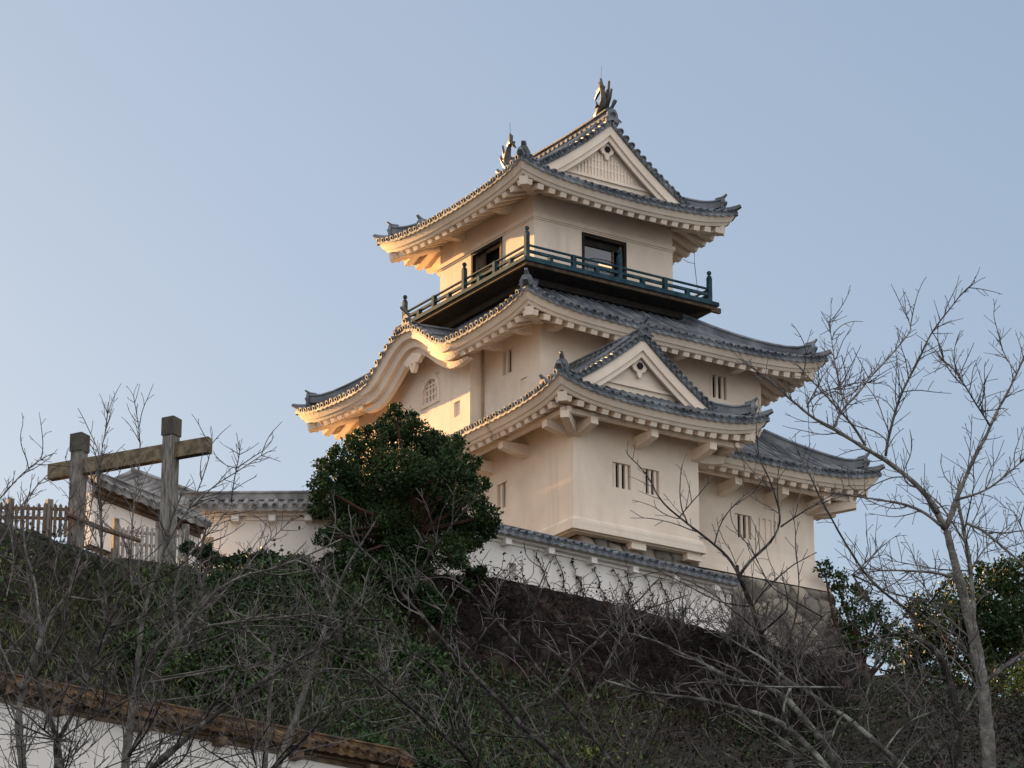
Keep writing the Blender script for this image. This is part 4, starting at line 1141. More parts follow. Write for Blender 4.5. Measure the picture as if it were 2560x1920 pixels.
def leaves(mb, centers, dirs, size, aspect=.55):
    """one folded leaf (two triangles) per centre"""
    n = len(centers)
    dirs = dirs/(np.linalg.norm(dirs, axis=1, keepdims=True)+1e-9)
    rv = rng.normal(size=(n, 3)); s_ = np.cross(dirs, rv); s_ /= np.linalg.norm(s_, axis=1, keepdims=True)+1e-9
    nn = np.cross(dirs, s_)
    sz = size*(.6+.8*rng.random((n, 1)))
    a = centers-dirs*sz*.5; b = centers+s_*sz*aspect*.5+nn*sz*.10; c = centers+dirs*sz*.5; d = centers-s_*sz*aspect*.5+nn*sz*.10
    V = np.stack([a, b, c, d], 1).reshape(-1, 3); o = mb.n
    mb.v.append(V); mb.n += len(V)
    i = np.arange(n)*4+o
    mb.f.extend(zip(i.tolist(), (i+1).tolist(), (i+2).tolist(), (i+3).tolist()))

def clump(mb, c, r, n, size, flat=.8, shell=.55):
    v = rng.normal(size=(n, 3)); v /= np.linalg.norm(v, axis=1, keepdims=True)
    q = (shell+(1-shell)*rng.random((n, 1))**.6)*r*(1+.18*rng.normal(size=(n, 1)))
    p = c+v*q*np.array([1, 1, flat])
    d = v+rng.normal(size=(n, 3))*.8+np.array([0, 0, .25])
    leaves(mb, p, d, size)

def evergreen(name, label, clumps, trunk, t, leaf, size, dens, group=None, tr=.22):
    root = thing(name, trunk[-1], label, 'tree', group)
    m = MB(); n = len(trunk); m.tube(np.array(trunk[::-1]), np.linspace(tr*1.3, tr*.5, n), 8)
    tk = m.build('trunk', BARKE, root)
    m = MB()
    for (c, r) in clumps:
        b0 = np.array(trunk[min(1, n-1)]); mid = (b0+c)/2+rng.normal(0, .2, 3)
        m.tube([b0, mid, c], [tr*.4, tr*.25, .03], 5)
    m.build('branches', BARKE, root)
    m = MB()
    for (c, r) in clumps:
        clump(m, c, r, int(dens*r*r), size)
        for _ in range(5):      # sub-clumps break the outline
            v = rng.normal(size=3); v /= np.linalg.norm(v)
            clump(m, c+v*r*.85, r*.42, int(dens*r*r*.16), size, shell=.2)
    m.build('crown', leaf, root)
    return root
def CL(lst, t, dj=.8, pxm=1.12):
    out = []
    for px, py, rp in lst:
        tt = t+rng.normal(0, dj); p = P(px, py, tt); out.append((p, pxm*rp*np.linalg.norm(p-CAM)/F_PX))
    return out
ev = [(990, 1022, 17), (1012, 1050, 28), (965, 1058, 24), (935, 1090, 32), (1040, 1080, 34), (1085, 1098, 28), (890, 1108, 30), (985, 1110, 50), (1130, 1120, 30), (1070, 1140, 48), (845, 1140, 26), (925, 1150, 52), (1010, 1180, 66),
      (1120, 1175, 46), (1175, 1160, 24), (808, 1165, 22), (850, 1190, 44), (800, 1215, 28), (930, 1225, 60), (1050, 1245, 66), (1150, 1225, 44), (1200, 1215, 22), (835, 1250, 48), (800, 1275, 26), (900, 1295, 58), (990, 1305, 62),
      (1090, 1310, 58), (1170, 1285, 48), (1222, 1290, 28), (1215, 1330, 26), (850, 1330, 36), (810, 1345, 24), (930, 1365, 48), (1020, 1375, 50), (1110, 1375, 46), (1165, 1355, 34), (1150, 1405, 22), (880, 1390, 34), (960, 1420, 42), (1040, 1430, 36), (905, 1445, 30), (1000, 1470, 34)]
evergreen('evergreen_tree', 'dense dark evergreen tree standing in front of the keep', CL(ev, 98.2), [P(1010, 1180, 98.3), P(1045, 1330, 98.2), P(1062, 1420, 98.0), P(1060, 1520, 97.6), P(1058, 1640, 97.4)], 98, LEAF_E, .10, 3700)
evergreen('evergreen_tree', 'sparse shrubby tree with glossy leaves beside the stone base', CL([(2090, 1450, 30), (2125, 1490, 34), (2160, 1520, 38), (2110, 1550, 34), (2180, 1575, 42), (2150, 1620, 36), (2215, 1630, 34), (2200, 1530, 26), (2060, 1420, 22), (2235, 1575, 26)], 116), [P(2140, 1560, 116), P(2150, 1720, 116), P(2150, 1800, 116)], 116, LEAF_E, .14, 800, 'trees behind the hill crest')
evergreen('evergreen_tree', 'large round dark tree at the right edge behind the hill', CL([(2330, 1530, 55), (2400, 1490, 60), (2480, 1480, 65), (2550, 1460, 70), (2620, 1450, 70), (2310, 1600, 55), (2390, 1580, 75), (2480, 1570, 80), (2570, 1550, 80), (2330, 1660, 60), (2430, 1670, 75), (2540, 1650, 85), (2640, 1600, 90), (2270, 1650, 40), (2700, 1520, 80), (2250, 1700, 40)], 121), [P(2470, 1600, 121), P(2480, 1740, 121), P(2480, 1830, 121)], 121, LEAF_E, .15, 1000, 'trees behind the hill crest')
evergreen('evergreen_tree', 'tree with yellowing foliage low at the right edge', CL([(2510, 1700, 40), (2550, 1690, 42), (2590, 1710, 45), (2540, 1735, 40)], 117), [P(2545, 1720, 117), P(2545, 1800, 117)], 117, LEAF_Y, .15, 420, 'trees behind the hill crest', .12)

# wood on the far shoulder of the hill, left of the view: it keeps the low sun off the ground storey
for k_, (x_, y_, top_, lab) in enumerate(((-13, 38, -3.6, 'broad evergreen of the wood on the far left shoulder, out to the left'), (-9.2, 41, -3.9, 'middle evergreen of the wood on the far left shoulder'), (-5.0, 44, -3.4, 'tallest evergreen of the wood on the far left shoulder'), (-1.0, 46, -4.0, 'innermost evergreen of the wood on the far left shoulder'), (-7.0, 35.5, -4.6, 'nearest evergreen of the wood on the far left shoulder'))):
    q_ = [np.array([x_+dx, y_+dy, z_]) for dx, dy, z_ in ((0, 0, top_-1.6), (-1.6, .5, top_-2.6), (1.6, -.4, top_-2.4), (0, .8, top_-4), (-1.9, 0, top_-5), (1.9, .2, top_-5), (-.6, -.8, top_-6.6), (1.2, .6, top_-7.6))]
    evergreen('evergreen_tree', lab, [(c_, 1.9) for c_ in q_], [np.array([x_, y_, top_-3]), np.array([x_, y_, top_-8]), np.array([x_, y_, -17.5])], 140, LEAF_E, .45, 130, 'trees of the wood on the far left shoulder', .3)
# undergrowth on the slope
def slope_pts(n, pxr, pyr):
    out = []
    while len(out) < n:
        l = rng.uniform(*pxr); tc, zc = crest(l); t = 79.5+(tc-79.5)*rng.random()**.9
        out.append((l, t))
    return out
def hill_cover(name, leaf, n, lr, size, h, label, mask):
    m = MB(); C = []; Dd = []
    cnt = 0
    while cnt < n:
        l = rng.uniform(*lr); tc, _ = crest(l); t = 79.0+(tc-79.2)*rng.random()
        if mask(l, t, tc) < rng.random(): continue
        z = ground(l, t); k = rng.integers(10, 26); hh = h*rng.random()**1.5*(1.3+wob(l*2.3, t*2.1)*.5); hh = max(hh, .05)*min(1, max(.12, (tc-t)/4.0))
        c = LT(l, t, z+hh*.6)
        C.append(c+rng.normal(size=(k, 3))*np.array([.35, .35, .06+min(.2, (tc-t)*.06)+hh*.25])); Dd.append(rng.normal(size=(k, 3))+np.array([0, 0, .5]))
        cnt += k
    leaves(m, np.concatenate(C), np.concatenate(Dd), size)
    o = m.build(name, leaf); tag(o, label, 'undergrowth', kind='stuff'); return o
sgm = lambda x: 1/(1+math.exp(-max(-40, min(40, x))))
def greenzone(l, t, tc):     # ivy left of centre, thin on the upper slope below the gate and to the right
    g = sgm((.8-l)/1.2+wob(l*.8, t)*.9)
    left = sgm((-8.6-l)/.6)*sgm((t-(tc-7.5)+wob(l, t*1.3)*1.2)/.8)
    return g*(1-.88*left)
hill_cover('undergrowth', LEAF_H, 105000, (-26, 14), .145, 1.0, 'dark green ivy and bushes covering the hill slope', lambda l, t, tc: greenzone(l, t, tc)*(.35+.65*sgm(3*wob(l*1.7+3, t*1.5))))
hill_cover('undergrowth', LEAF_Y, 7000, (-22, 4), .13, 1.1, 'yellow green leafy patches low on the hill slope', lambda l, t, tc: .9*sgm(9*(wob(l*1.4+9, t*1.6)-.75)))
hill_cover('undergrowth', LEAF_B, 34000, (-26, 26), .12, .6, 'dry brown leaves and vines on the slope', lambda l, t, tc: .25+.6*sgm((l-1.5)/1.5))
hill_cover('undergrowth', LEAF_H, 16000, (6, 26), .13, .7, 'sparse dark bushes on the right part of the slope', lambda l, t, tc: .6*sgm(4*wob(l*1.2+5, t*1.3)))
for k_ in range(34):
    while True:
        l = rng.uniform(-19, 3.5); tc, _q = crest(l); t = 80.5+(tc-84)*rng.random()
        if rng.random() < greenzone(l, t, tc)**2: break
    g_ = ground(l, t); rr_ = rng.uniform(.5, 1.1)
    root = thing('shrub', LT(l, t, g_), 'leafy green bush growing on the steep hill slope', 'shrub', 'bushes on the hill slope')
    m = MB()
    for _ in range(9):
        v = rng.normal(size=3); v /= np.linalg.norm(v); clump(m, LT(l, t, g_+rr_*.55)+v*rr_*.6*np.array([1, 1, .7]), rr_*.5, int(420*rr_*rr_)+40, .13, shell=.2)
    m.build('foliage', LEAF_G if k_ % 3 else LEAF_H, root)
    m = MB()
    for _ in range(4): m.tube([LT(l, t, g_-.1), LT(l, t, g_+rr_*.6)+rng.normal(size=3)*rr_*.35], [.03, .01], 4)
    m.build('stem', BARKE, root)
# dry stalks
GRASS = leaf_mat('grass_blades', ((.03, .04, .012), (.11, .115, .045), (.06, .07, .024)), .8, .2)
_lv = leaves
def blades(mb, c, d, size): _lv(mb, c, d*np.array([.5, .5, 0])+np.array([0, 0, 1.0]), size, .07)
leaves = blades
hill_cover('grass', GRASS, 26000, (-24, 9), .42, .25, 'long dull green grass in patches on the hill slope', lambda l, t, tc: .8*sgm(5*(wob(l*1.1+2, t*1.2)-.15)))
leaves = _lv
DRY = leaf_mat('dry_stalks', ((.02, .013, .012), (.085, .062, .056), (.036, .024, .022)), .9, .2)
m = MB()
for _ in range(9000):
    l = rng.uniform(-26, 28); tc, _z = crest(l); t = 79.5+(tc-79.7)*rng.random()
    p = LT(l, t, ground(l, t)+.05); d = rng.normal(size=3)*np.array([.8, .8, .35])+np.array([0, 0, .45]); L_ = rng.uniform(.35, 1.3)
    d = d/np.linalg.norm(d)*L_; b_ = rng.normal(size=3)*.12*L_
    m.tube([p, p+d*.5+b_, p+d+np.array([0, 0, -.12*L_])], [.014, .011, .005], 3, False)
o = m.build('dry_brush', DRY); tag(o, 'tangle of dry stalks and dead vines over the slope', 'brush', kind='stuff')

m = MB(); lv = MB()
for _ in range(1500):
    l = rng.uniform(LW0, LW1+1); f = rng.random()**1.3; tc, zc = crest(l)
    p = LT(l, tc-.30-1.0*f, zc+.05-3.3*f); pts = [p]; a_ = rng.uniform(0, 6.28); cv = rng.normal(0, .45)
    for k in range(7):
        a_ += cv+rng.normal(0, .25); pts.append(pts[-1]+RGT*math.cos(a_)*.17+np.array([0, 0, 1])*math.sin(a_)*.15-FWD*(.02+rng.random()*.05))
    m.tube(pts, [.012]*6+[.008, .004], 3, False)
    if rng.random() < .5: leaves(lv, np.array(pts)+rng.normal(0, .08, (8, 3)), rng.normal(size=(8, 3)), .10)
vo_ = m.build('wall_creeper', DRY); tag(vo_, 'tangled dry creeper clinging to the dark retaining wall', 'creeper', kind='stuff')
lv.build('creeper_leaves', LEAF_B, vo_)

# shrubs along the crest in front of the left wall
for i, (px, py, r, lab) in enumerate(((520, 1388, 36, 'low dark shrub at the right end of the pale pickets'), (590, 1400, 34, 'leafy green shrub under the loophole of the left wall'), (660, 1405, 36, 'rounded green shrub at the foot of the left wall'), (740, 1410, 40, 'green shrub beside the evergreen tree against the wall'),
                                      (830, 1412, 46, 'dark shrub at the left foot of the evergreen tree'), (1190, 1440, 36, 'ivy covered shrub at the right foot of the evergreen tree'), (1130, 1470, 48, 'shadowy shrub below the right side of the evergreen'), (1062, 1490, 50, 'dark shrub hiding the foot of the evergreen trunk'), (1010, 1450, 44, 'dark shrub at the left of the evergreen trunk'), (1095, 1545, 46, 'lowest shrub below the evergreen trunk'), (470, 1370, 18, 'small pale leaved shrub at the corner of the weathered wall'))):
    t = crest((P(px, py, 98)-CAM)[0]*VY-(P(px, py, 98)-CAM)[1]*VX)[0]-.5
    if 'trunk' in lab: t = 96.6
    c = P(px, py, t); rr_ = r*np.linalg.norm(c-CAM)/F_PX
    root = thing('shrub', c-np.array([0, 0, rr_]), lab, 'shrub', 'shrubs along the hill crest')
    m = MB()
    for _ in range(7):
        v = rng.normal(size=3); v /= np.linalg.norm(v); clump(m, c+v*rr_*.6*np.array([1, 1, .6]), rr_*.55, int(500*rr_*rr_)+40, .15, shell=.2)
    m.build('foliage', LEAF_H, root)
    m = MB(); 
    for _ in range(5): m.tube([c-np.array([0, 0, rr_*1.2]), c+rng.normal(size=3)*rr_*.4], [.03, .01], 4)
    m.build('stem', BARKE, root)
# dead vine hanging on the right wall
wu = (E_-K_)/np.linalg.norm(E_-K_); wn = np.array([wu[1], -wu[0], 0]); wn = wn if wn @ (CAM-K_) > 0 else -wn
m = MB(); lv = MB()
for s0 in (5.35, 6.05, 6.7, 7.6, 8.3, 8.9, 9.6, 10.2):
    p = K_+wu*s0-wn*.34+np.array([0, 0, -.32-rng.random()*.1]); pts = [p]
    for k in range(9): pts.append(pts[-1]+wu*(.08+rng.normal(0, .07))+np.array([0, 0, -.16])+wn*rng.normal(0, .02))
    m.tube(pts, .018, 4)
    pa = np.repeat(np.array(pts), 4, 0)+rng.normal(0, .05, (40, 3)); leaves(lv, pa, rng.normal(size=(40, 3)), .11)
vine = thing('hanging_vine', K_+wu*8-np.array([0, 0, 1.7]), 'withered brown vine hanging down the white wall below the keep', 'vine')
m.build('vine_stem', BARKE, vine); lv.build('vine_leaves', LEAF_B, vine)

# ------------------------------------------------------------------ bare cherry trees
def smooth(pts, step=.12):
    pts = np.asarray(pts, float); seg = np.linalg.norm(np.diff(pts, axis=0), axis=1); L = np.concatenate([[0], np.cumsum(seg)])
    n = max(3, int(L[-1]/step)); q = np.linspace(0, L[-1], n)
    o = np.stack([np.interp(q, L, pts[:, k]) for k in range(3)], 1)
    for _ in range(3): o[1:-1] = (o[:-2]+2*o[1:-1]+o[2:])/4
    return o
def shoot(base, d, L, r, lev, tw, nodes=None):
    """a side shoot that bends upwards with small kinks, carrying its own side shoots"""
    n = max(3, int(L/.09)); p = np.array(base); pts = [p]; d = d/np.linalg.norm(d)
    kink = rng.normal(size=3)*.34
    for i in range(n):
        if rng.random() < .35: kink = rng.normal(size=3)*.32
        d = d+np.array([0, 0, .045])+kink*.35; d /= np.linalg.norm(d)
        p = p+d*L/n; pts.append(p)
    pts = np.array(pts)
    rad = np.linspace(r, max(.0035, r*.45), n+1)
    if lev <= 1: rad[-1] *= 1.5
    tw.tube(pts, rad, 4 if r > .012 else 3, False)
    if lev > 0:
        s_ = rng.uniform(.10, .25)
        while s_ < L*.95:
            i = min(n-1, int(s_/L*n)); t = pts[i+1]-pts[i]; t /= np.linalg.norm(t)
            v = np.cross(t, rng.normal(size=3)); v /= np.linalg.norm(v)
            a = rng.uniform(.6, 1.05)
            l2 = L*rng.uniform(.18, .5)*(1-.55*s_/L)
            if l2 > .06: shoot(pts[i], t*math.cos(a)+v*math.sin(a)+np.array([0, 0, .15]), l2, max(.004, r*.55), lev-1, tw)
            s_ += rng.uniform(.10, .30)
def cherry(label, limbs, fill=0, fillbox=None, dens=1.0, bark=None, depth=48., root_px=None, twig_len=1.0):
    """limbs: (list of photo points, start width px, end width px, depth offset)"""
    bark = bark or BARK
    first = limbs[0][0][0]; b0 = P(*first, depth)
    l0 = (b0-CAM)[0]*VY-(b0-CAM)[1]*VX
    foot = LT(l0+rng.normal(0, .3), depth, ground(l0, depth)-.2)
    root = thing('cherry_tree', foot+np.array([0, 0, .2]), label, 'tree', 'bare cherry trees before the hill')
    tk = MB(); pool = []
    for k, (pl, w0, w1, dz) in enumerate(limbs):
        tw = MB()
        n = len(pl); slope_ = rng.normal(0, .8)
        pts = [P(x, y, depth+dz+slope_*i/max(1, n-1)) for i, (x, y) in enumerate(pl)]
        if k == 0: pts[0] = P(*pl[0], depth)
        sm = smooth(pts, .10)
        sm += np.cumsum(rng.normal(0, .006, sm.shape), axis=0)*np.linspace(0, 1, len(sm))[:, None]*.6
        pool.append(sm); m = len(sm); sc_ = np.linalg.norm(sm[0]-CAM)/F_PX/2
        rad = np.linspace(w0*sc_, w1*sc_, m)*(1+.10*rng.normal(size=m).clip(-1.5, 1.5)*(w0 > 8))
        if k == 0:
            full = np.concatenate([[foot, (foot+sm[0])/2+rng.normal(0, .15, 3)], sm]); rr0 = np.concatenate([[rad[0]*1.5, rad[0]*1.2], rad])
            tk.tube(full, rr0, 10); host = tk.build('trunk', bark, root, True)
        else:
            bm = MB(); bm.tube(sm, rad, 8 if w0 > 9 else 5); host = bm.build('branch', bark, root, True)
        # shoots
        L = .10*m; s_ = rng.uniform(.05, .25)
        start = .0 if w0 < 14 else .35*L
        while s_ < L:
            i = min(m-2, int(s_/.10))
            if s_ >= start or rng.random() < .3:
                t = sm[i+1]-sm[i]; t /= np.linalg.norm(t)+1e-9
                v = np.cross(t, rng.normal(size=3)); v /= np.linalg.norm(v); a = rng.uniform(.55, 1.1)
                ll = rng.choice([.12, .25, .45, .75, 1.1], p=[.24, .30, .25, .14, .07])*rng.uniform(.7, 1.3)*twig_len*(1-.4*s_/L)
                shoot(sm[i], t*math.cos(a)+v*math.sin(a)+np.array([0, 0, .2]), ll, min(.013, .005+.0065*ll), 2 if ll > .3 else 1 if ll > .15 else 0, tw)
            s_ += rng.uniform(.07, .22)/dens
        # terminal shoots
        t = sm[-1]-sm[-2]; t /= np.linalg.norm(t)+1e-9
        for _ in range(2): shoot(sm[-1], t+rng.normal(size=3)*.3, rng.uniform(.08, .22), max(.005, rad[-1]*.8), 1, tw)
        kind(tw.build('twigs', TWIG, host), 'stuff')
    bm, tw = MB(), MB()
    # fill limbs from random points of the trunk into the crown
    for _ in range(int(fill*.6)):
        px = rng.uniform(fillbox[0], fillbox[2]); py = rng.uniform(fillbox[1], fillbox[3])
        e = P(px, py, depth+rng.normal(0, 1.3)); ang = rng.uniform(-1.0, 1.0); ll = rng.uniform(1.0, 2.2)
        s0 = e+RGT*math.sin(ang)*-ll*.9-UPV*math.cos(ang)*ll+FWD*rng.normal(0, .5)
        pl_ = np.concatenate(pool); s0 = pl_[np.linalg.norm(pl_-s0, axis=1).argmin()]      # springs from the nearest limb
        dv_ = e-s0; dl_ = np.linalg.norm(dv_)
        if dl_ > 3.0: e = s0+dv_*(rng.uniform(1.8, 3.0)/dl_)
        midp = (e+s0)/2+rng.normal(0, .22, 3)
        sm = smooth([s0, midp, e], .10); r0 = rng.uniform(.008, .018)
        bm.tube(sm, np.linspace(r0, r0*.4, len(sm)), 5)
        s_ = .2; L = .10*len(sm)
        while s_ < L:
            i = min(len(sm)-2, int(s_/.10)); t = sm[i+1]-sm[i]; t /= np.linalg.norm(t)+1e-9
            v = np.cross(t, rng.normal(size=3)); v /= np.linalg.norm(v); a = rng.uniform(.5, 1.0)
            ll2 = rng.choice([.15, .3, .5, .9], p=[.3, .3, .25, .15])*twig_len
            shoot(sm[i], t*math.cos(a)+v*math.sin(a)+np.array([0, 0, .2]), ll2, min(.010, .0042+.0055*ll2), 2 if ll2 > .4 else 1, tw)
            s_ += rng.uniform(.12, .32)/dens
    if bm.n: fb = kind(bm.build('fine_branches', bark, root, True), 'stuff'); kind(tw.build('twigs', TWIG, fb), 'stuff')
    return root
z7 = lambda L_: [(1700+x*.4339, 1200+y*.4339) for x, y in L_]
z8 = lambda L_: [(1860+x*.3917, 650+y*.3917) for x, y in L_]
z6 = lambda L_: [(900+x*.3737, 1300+y*.3737) for x, y in L_]
z5 = lambda L_: [(x*.4069, 1320+y*.4069) for x, y in L_]

cherry('tall bare cherry tree at right with a pale speckled forked trunk', [
    (z7([(1790, 1760), (1770, 1450), (1745, 1200), (1725, 1080), (1690, 900), (1640, 700), (1590, 520), (1548, 370), (1525, 280)]), 38, 19, 0),
    (z7([(1525, 280), (1480, 180), (1430, 100)])+z8([(1255, 1640), (1200, 1540), (1060, 1390), (900, 1270), (700, 1150), (580, 1075), (450, 1010), (290, 875), (150, 740), (20, 660)]), 17, 3.5, 0),
    (z7([(1525, 290), (1560, 210), (1600, 110)])+z8([(1310, 1640), (1350, 1530), (1400, 1420), (1480, 1230), (1530, 1160), (1570, 1055), (1660, 890), (1740, 720), (1800, 580), (1850, 480)]), 15, 3.5, .3),
    (z8([(905, 1250), (915, 1160), (965, 970), (990, 880), (1060, 740), (1140, 590), (1160, 520), (1240, 400), (1340, 290), (1400, 200), (1470, 150)]), 8, 2.5, -.2),
    (z8([(775, 1185), (700, 1060), (600, 950), (510, 850), (440, 790), (350, 690)]), 8, 2.5, .2),
    (z8([(580, 1060), (600, 1000), (660, 920), (740, 840), (800, 750), (890, 660), (970, 570), (1070, 450), (1050, 400), (1020, 300)]), 7, 2, .1),
    (z8([(660, 920), (610, 820), (575, 620), (555, 480), (530, 375)]), 4.5, 2, 0),
    (z8([(400, 940), (415, 870), (500, 840), (620, 810), (720, 770), (850, 780)]), 4, 2, .2),
    (z8([(1570, 1055), (1480, 920), (1400, 780), (1330, 690), (1260, 640)]), 5, 2, .1),
    (z8([(1735, 720), (1680, 640), (1640, 560), (1630, 490)]), 3.5, 2, .2),
    (z7([(1500, 260), (1420, 190), (1300, 140), (1150, 120), (990, 100), (880, 80)]), 9, 3, -.3),
    (z7([(1570, 555), (1450, 530), (1300, 520), (1150, 520), (1000, 545)]), 8, 2.5, -.2),
    (z7([(1695, 930), (1690, 780), (1685, 650), (1660, 430), (1620, 230), (1595, 130), (1600, 20)]), 15, 7, .4),
    (z7([(1740, 1180), (1850, 1090), (1950, 1020), (2080, 940), (2200, 900)]), 13, 6, .3),
    (z8([(1350, 1530), (1480, 1500), (1600, 1440), (1720, 1320), (1800, 1260)]), 7, 3, .2),
    (z7([(1650, 250), (1750, 290), (1860, 390), (1950, 470), (2050, 560)]), 8, 4, .4),
], 26, (2120, 1120, 2640, 1600), dens=2.9, bark=BARKP, depth=48)

cherry('dark bare cherry with a long arching branch below the right eaves', [
    (z7([(1590, 1800), (1600, 1600), (1610, 1450), (1590, 1300), (1545, 1150), (1520, 1050), (1460, 970), (1400, 920), (1350, 900)]), 22, 13, 0),
    (z7([(1350, 900), (1375, 830), (1380, 790), (1300, 740), (1160, 640), (1060, 540), (960, 380), (880, 240), (800, 100), (760, 0), (700, -90), (660, -180)]), 9, 3, 0),
    (z7([(1350, 890), (1270, 880), (1100, 910), (910, 955), (800, 970)]), 8, 3, -.3),
    (z7([(1540, 1150), (1440, 1130), (1250, 1120), (1100, 1080), (950, 1020)]), 8, 3, .3),
    (z7([(1380, 790), (1440, 700), (1500, 620), (1570, 560)]), 5, 2.5, .2),
    (z7([(1600, 1450), (1500, 1530), (1440, 1640), (1380, 1750)]), 9, 7, -.4),
    (z7([(1620, 1400), (1700, 1240), (1800, 1130), (1900, 1060), (2050, 980)]), 9, 3, -.6),
], 14, (1950, 1500, 2450, 1900), depth=44)

cherry('slender dark cherry forking in front of the lower right keep wall', [
    (z7([(650, 1760), (610, 1500), (600, 1330), (610, 1230), (590, 1100), (540, 1040), (500, 1000), (480, 900), (420, 730), (370, 620), (340, 550)]), 18, 11, 0),
    (z7([(340, 550), (290, 450), (200, 370), (100, 290), (0, 210)])+[(1650, 1245), (1625, 1190), (1600, 1160), (1570, 1130)], 8, 2.5, 0),
    (z7([(345, 545), (400, 460), (500, 390), (560, 310), (590, 230), (560, 120), (520, 0), (470, -90), (440, -160)]), 9, 2.5, .2),
    (z7([(580, 270), (680, 200), (760, 150), (860, 90)]), 5, 2, .2),
    (z7([(420, 730), (470, 640), (560, 560), (640, 480), (740, 430)]), 5, 2.5, .1),
    (z7([(600, 1330), (640, 1150), (680, 1000), (740, 880), (820, 790)]), 8, 3, .2),
    (z7([(590, 1060), (620, 940), (660, 840), (680, 700), (690, 560), (670, 430)]), 6, 2.5, .1),
    (z7([(200, 370), (220, 260), (280, 170), (330, 120), (400, 60)]), 4, 2, 0),
    (z7([(0, 210), (60, 130), (130, 70), (170, 10)]), 3.5, 2, 0),
], 16, (1620, 1330, 2080, 1800), depth=46)

cherry('lichen covered cherry leaning in from the bottom right corner', [
    (z7([(960, 1760), (890, 1620), (800, 1480), (720, 1380), (640, 1290), (560, 1220), (450, 1180), (350, 1170), (250, 1140), (120, 1060), (0, 1010), (-120, 940), (-260, 900)]), 20, 5, 0),
    (z7([(1360, 1720), (1180, 1560), (1060, 1450), (940, 1350), (850, 1310), (740, 1220), (600, 1150), (500, 1040), (400, 980), (260, 900)]), 17, 4, .4),
    (z7([(900, 1720), (780, 1580), (700, 1500), (620, 1420), (560, 1380), (400, 1330), (200, 1280), (0, 1250), (-200, 1230), (-420, 1160)]), 18, 5, -.5),
    (z7([(640, 1190), (600, 1250), (590, 1400)]), 8, 6, 0),
    (z7([(940, 1340), (880, 1450), (890, 1480), (840, 1560)]), 5, 2.5, -.2),
    (z7([(940, 1340), (960, 1260), (930, 1190)]), 4, 2, 0),
    (z7([(1180, 1560), (1250, 1450), (1330, 1380), (1460, 1330)]), 6, 2.5, .1),
    (z7([(330, 1170), (345, 1060), (300, 960), (220, 880)]), 5, 2.5, .1),
], 26, (1500, 1560, 2300, 1920), dens=1.15, bark=BARKL, depth=43)

cherry('bare cherry with long diagonal limbs across the bottom middle', [
    (z6([(1480, 1760), (1400, 1665), (1330, 1600), (1200, 1480), (1080, 1380), (940, 1210), (800, 1080), (640, 900), (480, 720), (350, 560), (240, 440), (120, 290), (0, 190), (-160, 60)]), 17, 4, 0),
    (z6([(1800, 1800), (1700, 1660), (1620, 1530), (1480, 1360), (1380, 1250), (1280, 1120), (1140, 920), (1000, 760), (860, 620), (740, 490), (650, 420), (500, 270), (390, 120)]), 12, 3.5, .4),
    (z6([(780, 1700), (700, 1560), (640, 1510), (500, 1390), (380, 1290), (250, 1190), (130, 1080), (0, 970), (-150, 900)]), 13, 4, -.4),
    (z6([(350, 560), (370, 480), (410, 330), (480, 200), (560, 110), (650, 0), (720, -90)]), 7, 3, .1),
    (z6([(705, 1540), (670, 1350), (630, 1180), (560, 1040), (450, 940), (330, 890), (220, 860)]), 9, 3, -.2),
    (z6([(1210, 1460), (1270, 1240), (1330, 1090), (1420, 960), (1550, 840), (1610, 770), (1750, 630), (1870, 520), (1980, 400)]), 9, 4, .2),
    (z6([(1080, 1250), (1180, 1180), (1260, 1240)]), 5, 2.5, .1),
    (z6([(1450, 1320), (1560, 1150), (1640, 980), (1720, 800), (1800, 600)]), 6, 3, .3),
    (z6([(1000, 770), (1080, 660), (1180, 480), (1220, 380), (1250, 290)]), 6, 2.5, .3),
    (z6([(540, 740), (550, 620), (600, 520), (660, 440)]), 4.5, 2, .1),
    (z6([(860, 620), (930, 500), (940, 420)]), 4, 2, .4),
    (z6([(560, 1040), (720, 1080), (860, 1130)]), 5, 2.5, -.2),
    (z6([(240, 1180), (200, 1060), (170, 980)]), 4.5, 2, -.3),
], 40, (880, 1480, 1750, 1900), dens=1.2, depth=45)

cherry('V-forked dark cherry at the lower left before the white wall', [
    (z5([(375, 1600), (362, 1475), (350, 1310)]), 24, 18, 0),
    (z5([(350, 1310), (310, 1180), (260, 1050), (210, 900), (170, 820), (100, 740), (0, 640), (-100, 560)]), 12, 6, 0),
    (z5([(352, 1310), (430, 1180), (500, 1020), (560, 860), (620, 740), (675, 620), (660, 500), (630, 350), (625, 150), (630, 0), (622, -200), (615, -330)]), 12, 3, .2),
    (z5([(680, 610), (880, 550), (1000, 480), (1120, 380), (1250, 260)]), 6, 2.5, .2),
    (z5([(560, 860), (700, 740), (850, 650), (1000, 560), (1120, 480)]), 7, 2.5, .3),
    (z5([(600, 780), (640, 640), (720, 480), (880, 350), (1040, 280), (1180, 180)]), 6, 2.5, .1),
    (z5([(220, 920), (300, 800), (370, 680), (410, 560), (430, 430), (470, 260), (540, 120)]), 7, 2.5, -.2),
    (z5([(350, 1300), (250, 1230), (160, 1140), (60, 1080), (-40, 1040)]), 6, 3, -.4),
    (z5([(360, 1300), (480, 1220), (580, 1150), (660, 1120)]), 5, 2.5, -.2),
], 40, (-60, 1560, 560, 1900), dens=1.1, depth=47)

